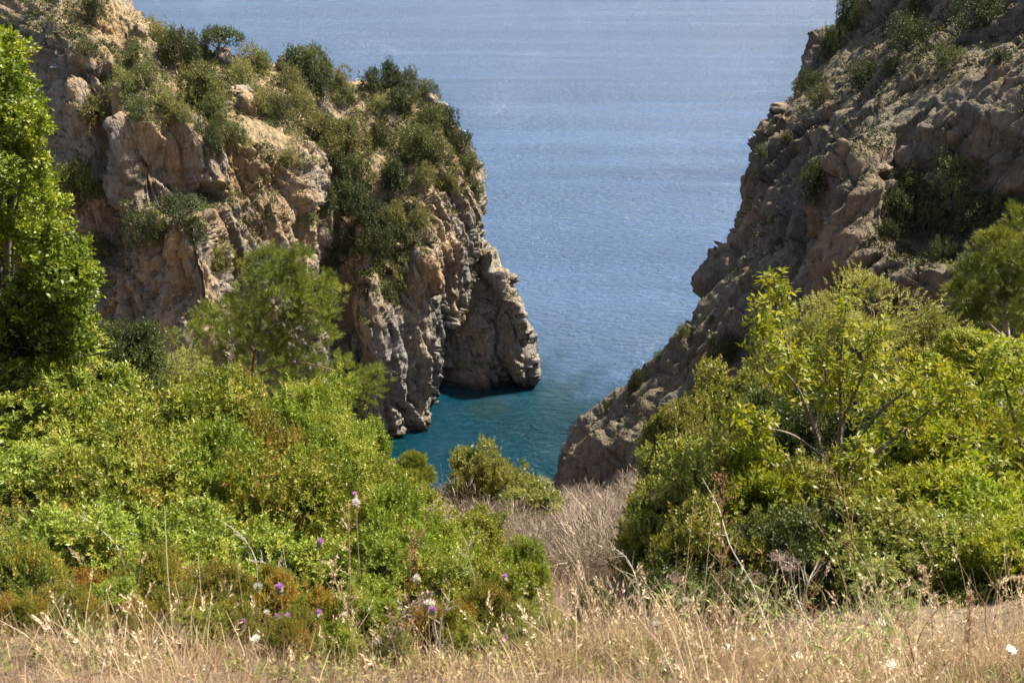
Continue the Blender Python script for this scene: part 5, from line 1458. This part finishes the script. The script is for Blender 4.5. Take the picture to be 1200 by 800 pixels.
spike('thin bare twigs sticking out of the thicket above the yellowing shrub', [(150, 690, 0), (142, 650, .1), (120, 622, .2), (96, 606, .3)], 6.6, M_DEAD, 21, n=14, ln=(.06, .25), r0=.006, burr=0, name='dead_branch', along=(.3, 1))
spike('grey twigs crossing the dark hollow beside the large purple thistle', [(300, 700, 0), (300, 660, .1), (285, 630, .1), (262, 612, .2)], 6.3, M_DEAD, 22, n=14, ln=(.06, .25), r0=.006, burr=0, name='dead_branch', along=(.3, 1))
spike('pale twig rising through the green bush over the orange shrub', [(560, 720, 0), (556, 680, .1), (548, 650, .1), (556, 622, .2)], 6.4, M_DEAD, 23, n=12, ln=(.05, .2), r0=.005, burr=0, name='dead_branch', along=(.3, 1))
spike('brown bare twigs in front of the twiggy bush on the opposite bank', [(1010, 720, 0), (1000, 640, .1), (990, 590, .2), (972, 545, .3)], 7.4, M_RUSTSTALK, 24, n=26, ln=(.1, .35), r0=.008, burr=0, name='dead_branch', along=(.3, 1))
spike('grey leafless stem leaning out over the small dark bush', [(762, 730, 0), (748, 690, 0), (735, 655, .1), (716, 640, .1)], 6.2, M_DEAD, 25, n=16, ln=(.06, .22), r0=.006, burr=0, name='dead_branch')
spike('tall dry grass stem bending over beside the seed spike', [(1118, 800, 0), (1112, 750, 0), (1098, 705, 0), (1080, 690, 0)], 5.2, M_STRAW, 26, n=14, ln=(.02, .06), r0=.004, burr=.025, along=(.6, 1))
spike('pair-like dry stem with husks near the reed-like one', [(1070, 800, 0), (1076, 750, 0), (1098, 715, 0), (1120, 706, 0)], 5.1, M_STRAW, 27, n=16, ln=(.02, .07), r0=.004, burr=.025, along=(.5, 1))
spike('dry beige stem standing at the foot of the straw gap', [(690, 800, 0), (688, 750, 0), (694, 715, 0), (690, 690, 0)], 5.3, M_STRAW, 28, n=30, ln=(.02, .09), r0=.004, burr=.02, along=(.3, 1))

# dried umbels: bare ray-heads like small umbrellas
def dry_umbel(px, py, Y, s, label):
    root, h = flower_root('dried_umbel', 'seed head', label, 'dried umbels above the straw', px, py, Y)
    rng = np.random.default_rng(int(px)); stalk(wiggle_path((0, 0, -.03), h, 6, .008, rng), .004, .0025, M_DRYUMB, root)
    parts = []; V2 = []
    for i in range(34):
        a = i * 2.4; r = .05 * s * math.sqrt((i + .5) / 34); e = A([r * math.cos(a), r * math.sin(a), .03 * s + rng.normal(0, .004)])
        parts.append(tube(np.array([[0, 0, 0], e * A([.7, .7, .4]), e]), [.0014, .001, .0008], 3))
        V2.append(ball_quads(rng, 8, .003, .008 * s, .004) + e)
    V, Q = join(parts); n0 = len(V); V2 = np.concatenate(V2)
    me = new_mesh('umbel_rays', np.concatenate([V, V2]), np.concatenate([Q, np.arange(len(V2)).reshape(-1, 4) + n0]), tint=np.concatenate([np.full(n0, .4), np.repeat(rng.random(len(V2) // 4), 4)]))
    o = obj('umbel', me, M_DRYUMB, root); o.location = h
for a in [(911, 656, 5.2, 1.1, 'highest dried umbel before the dark thicket'), (926, 668, 5.1, 1.4, 'widest dried umbel, just below the highest'), (887, 683, 5.2, 1.2, 'dried umbel left of the widest one, over dark shade'),
          (924, 732, 5.0, 1.1, 'dark dried umbel half way down the straw'), (934, 765, 4.8, 1.0, 'dark dried umbel above a white one'), (1014, 732, 5.0, 1.0, 'brown dried umbel among the green burrs'),
          (922, 794, 4.5, 1.1, 'dark dried umbel at the bottom of the frame'), (793, 682, 5.6, 1.2, 'brown dried umbel left of the rust-coloured stalk'), (1023, 722, 5.2, .9, 'small brown dried umbel below the tall spiny plant')]:
    dry_umbel(*a)
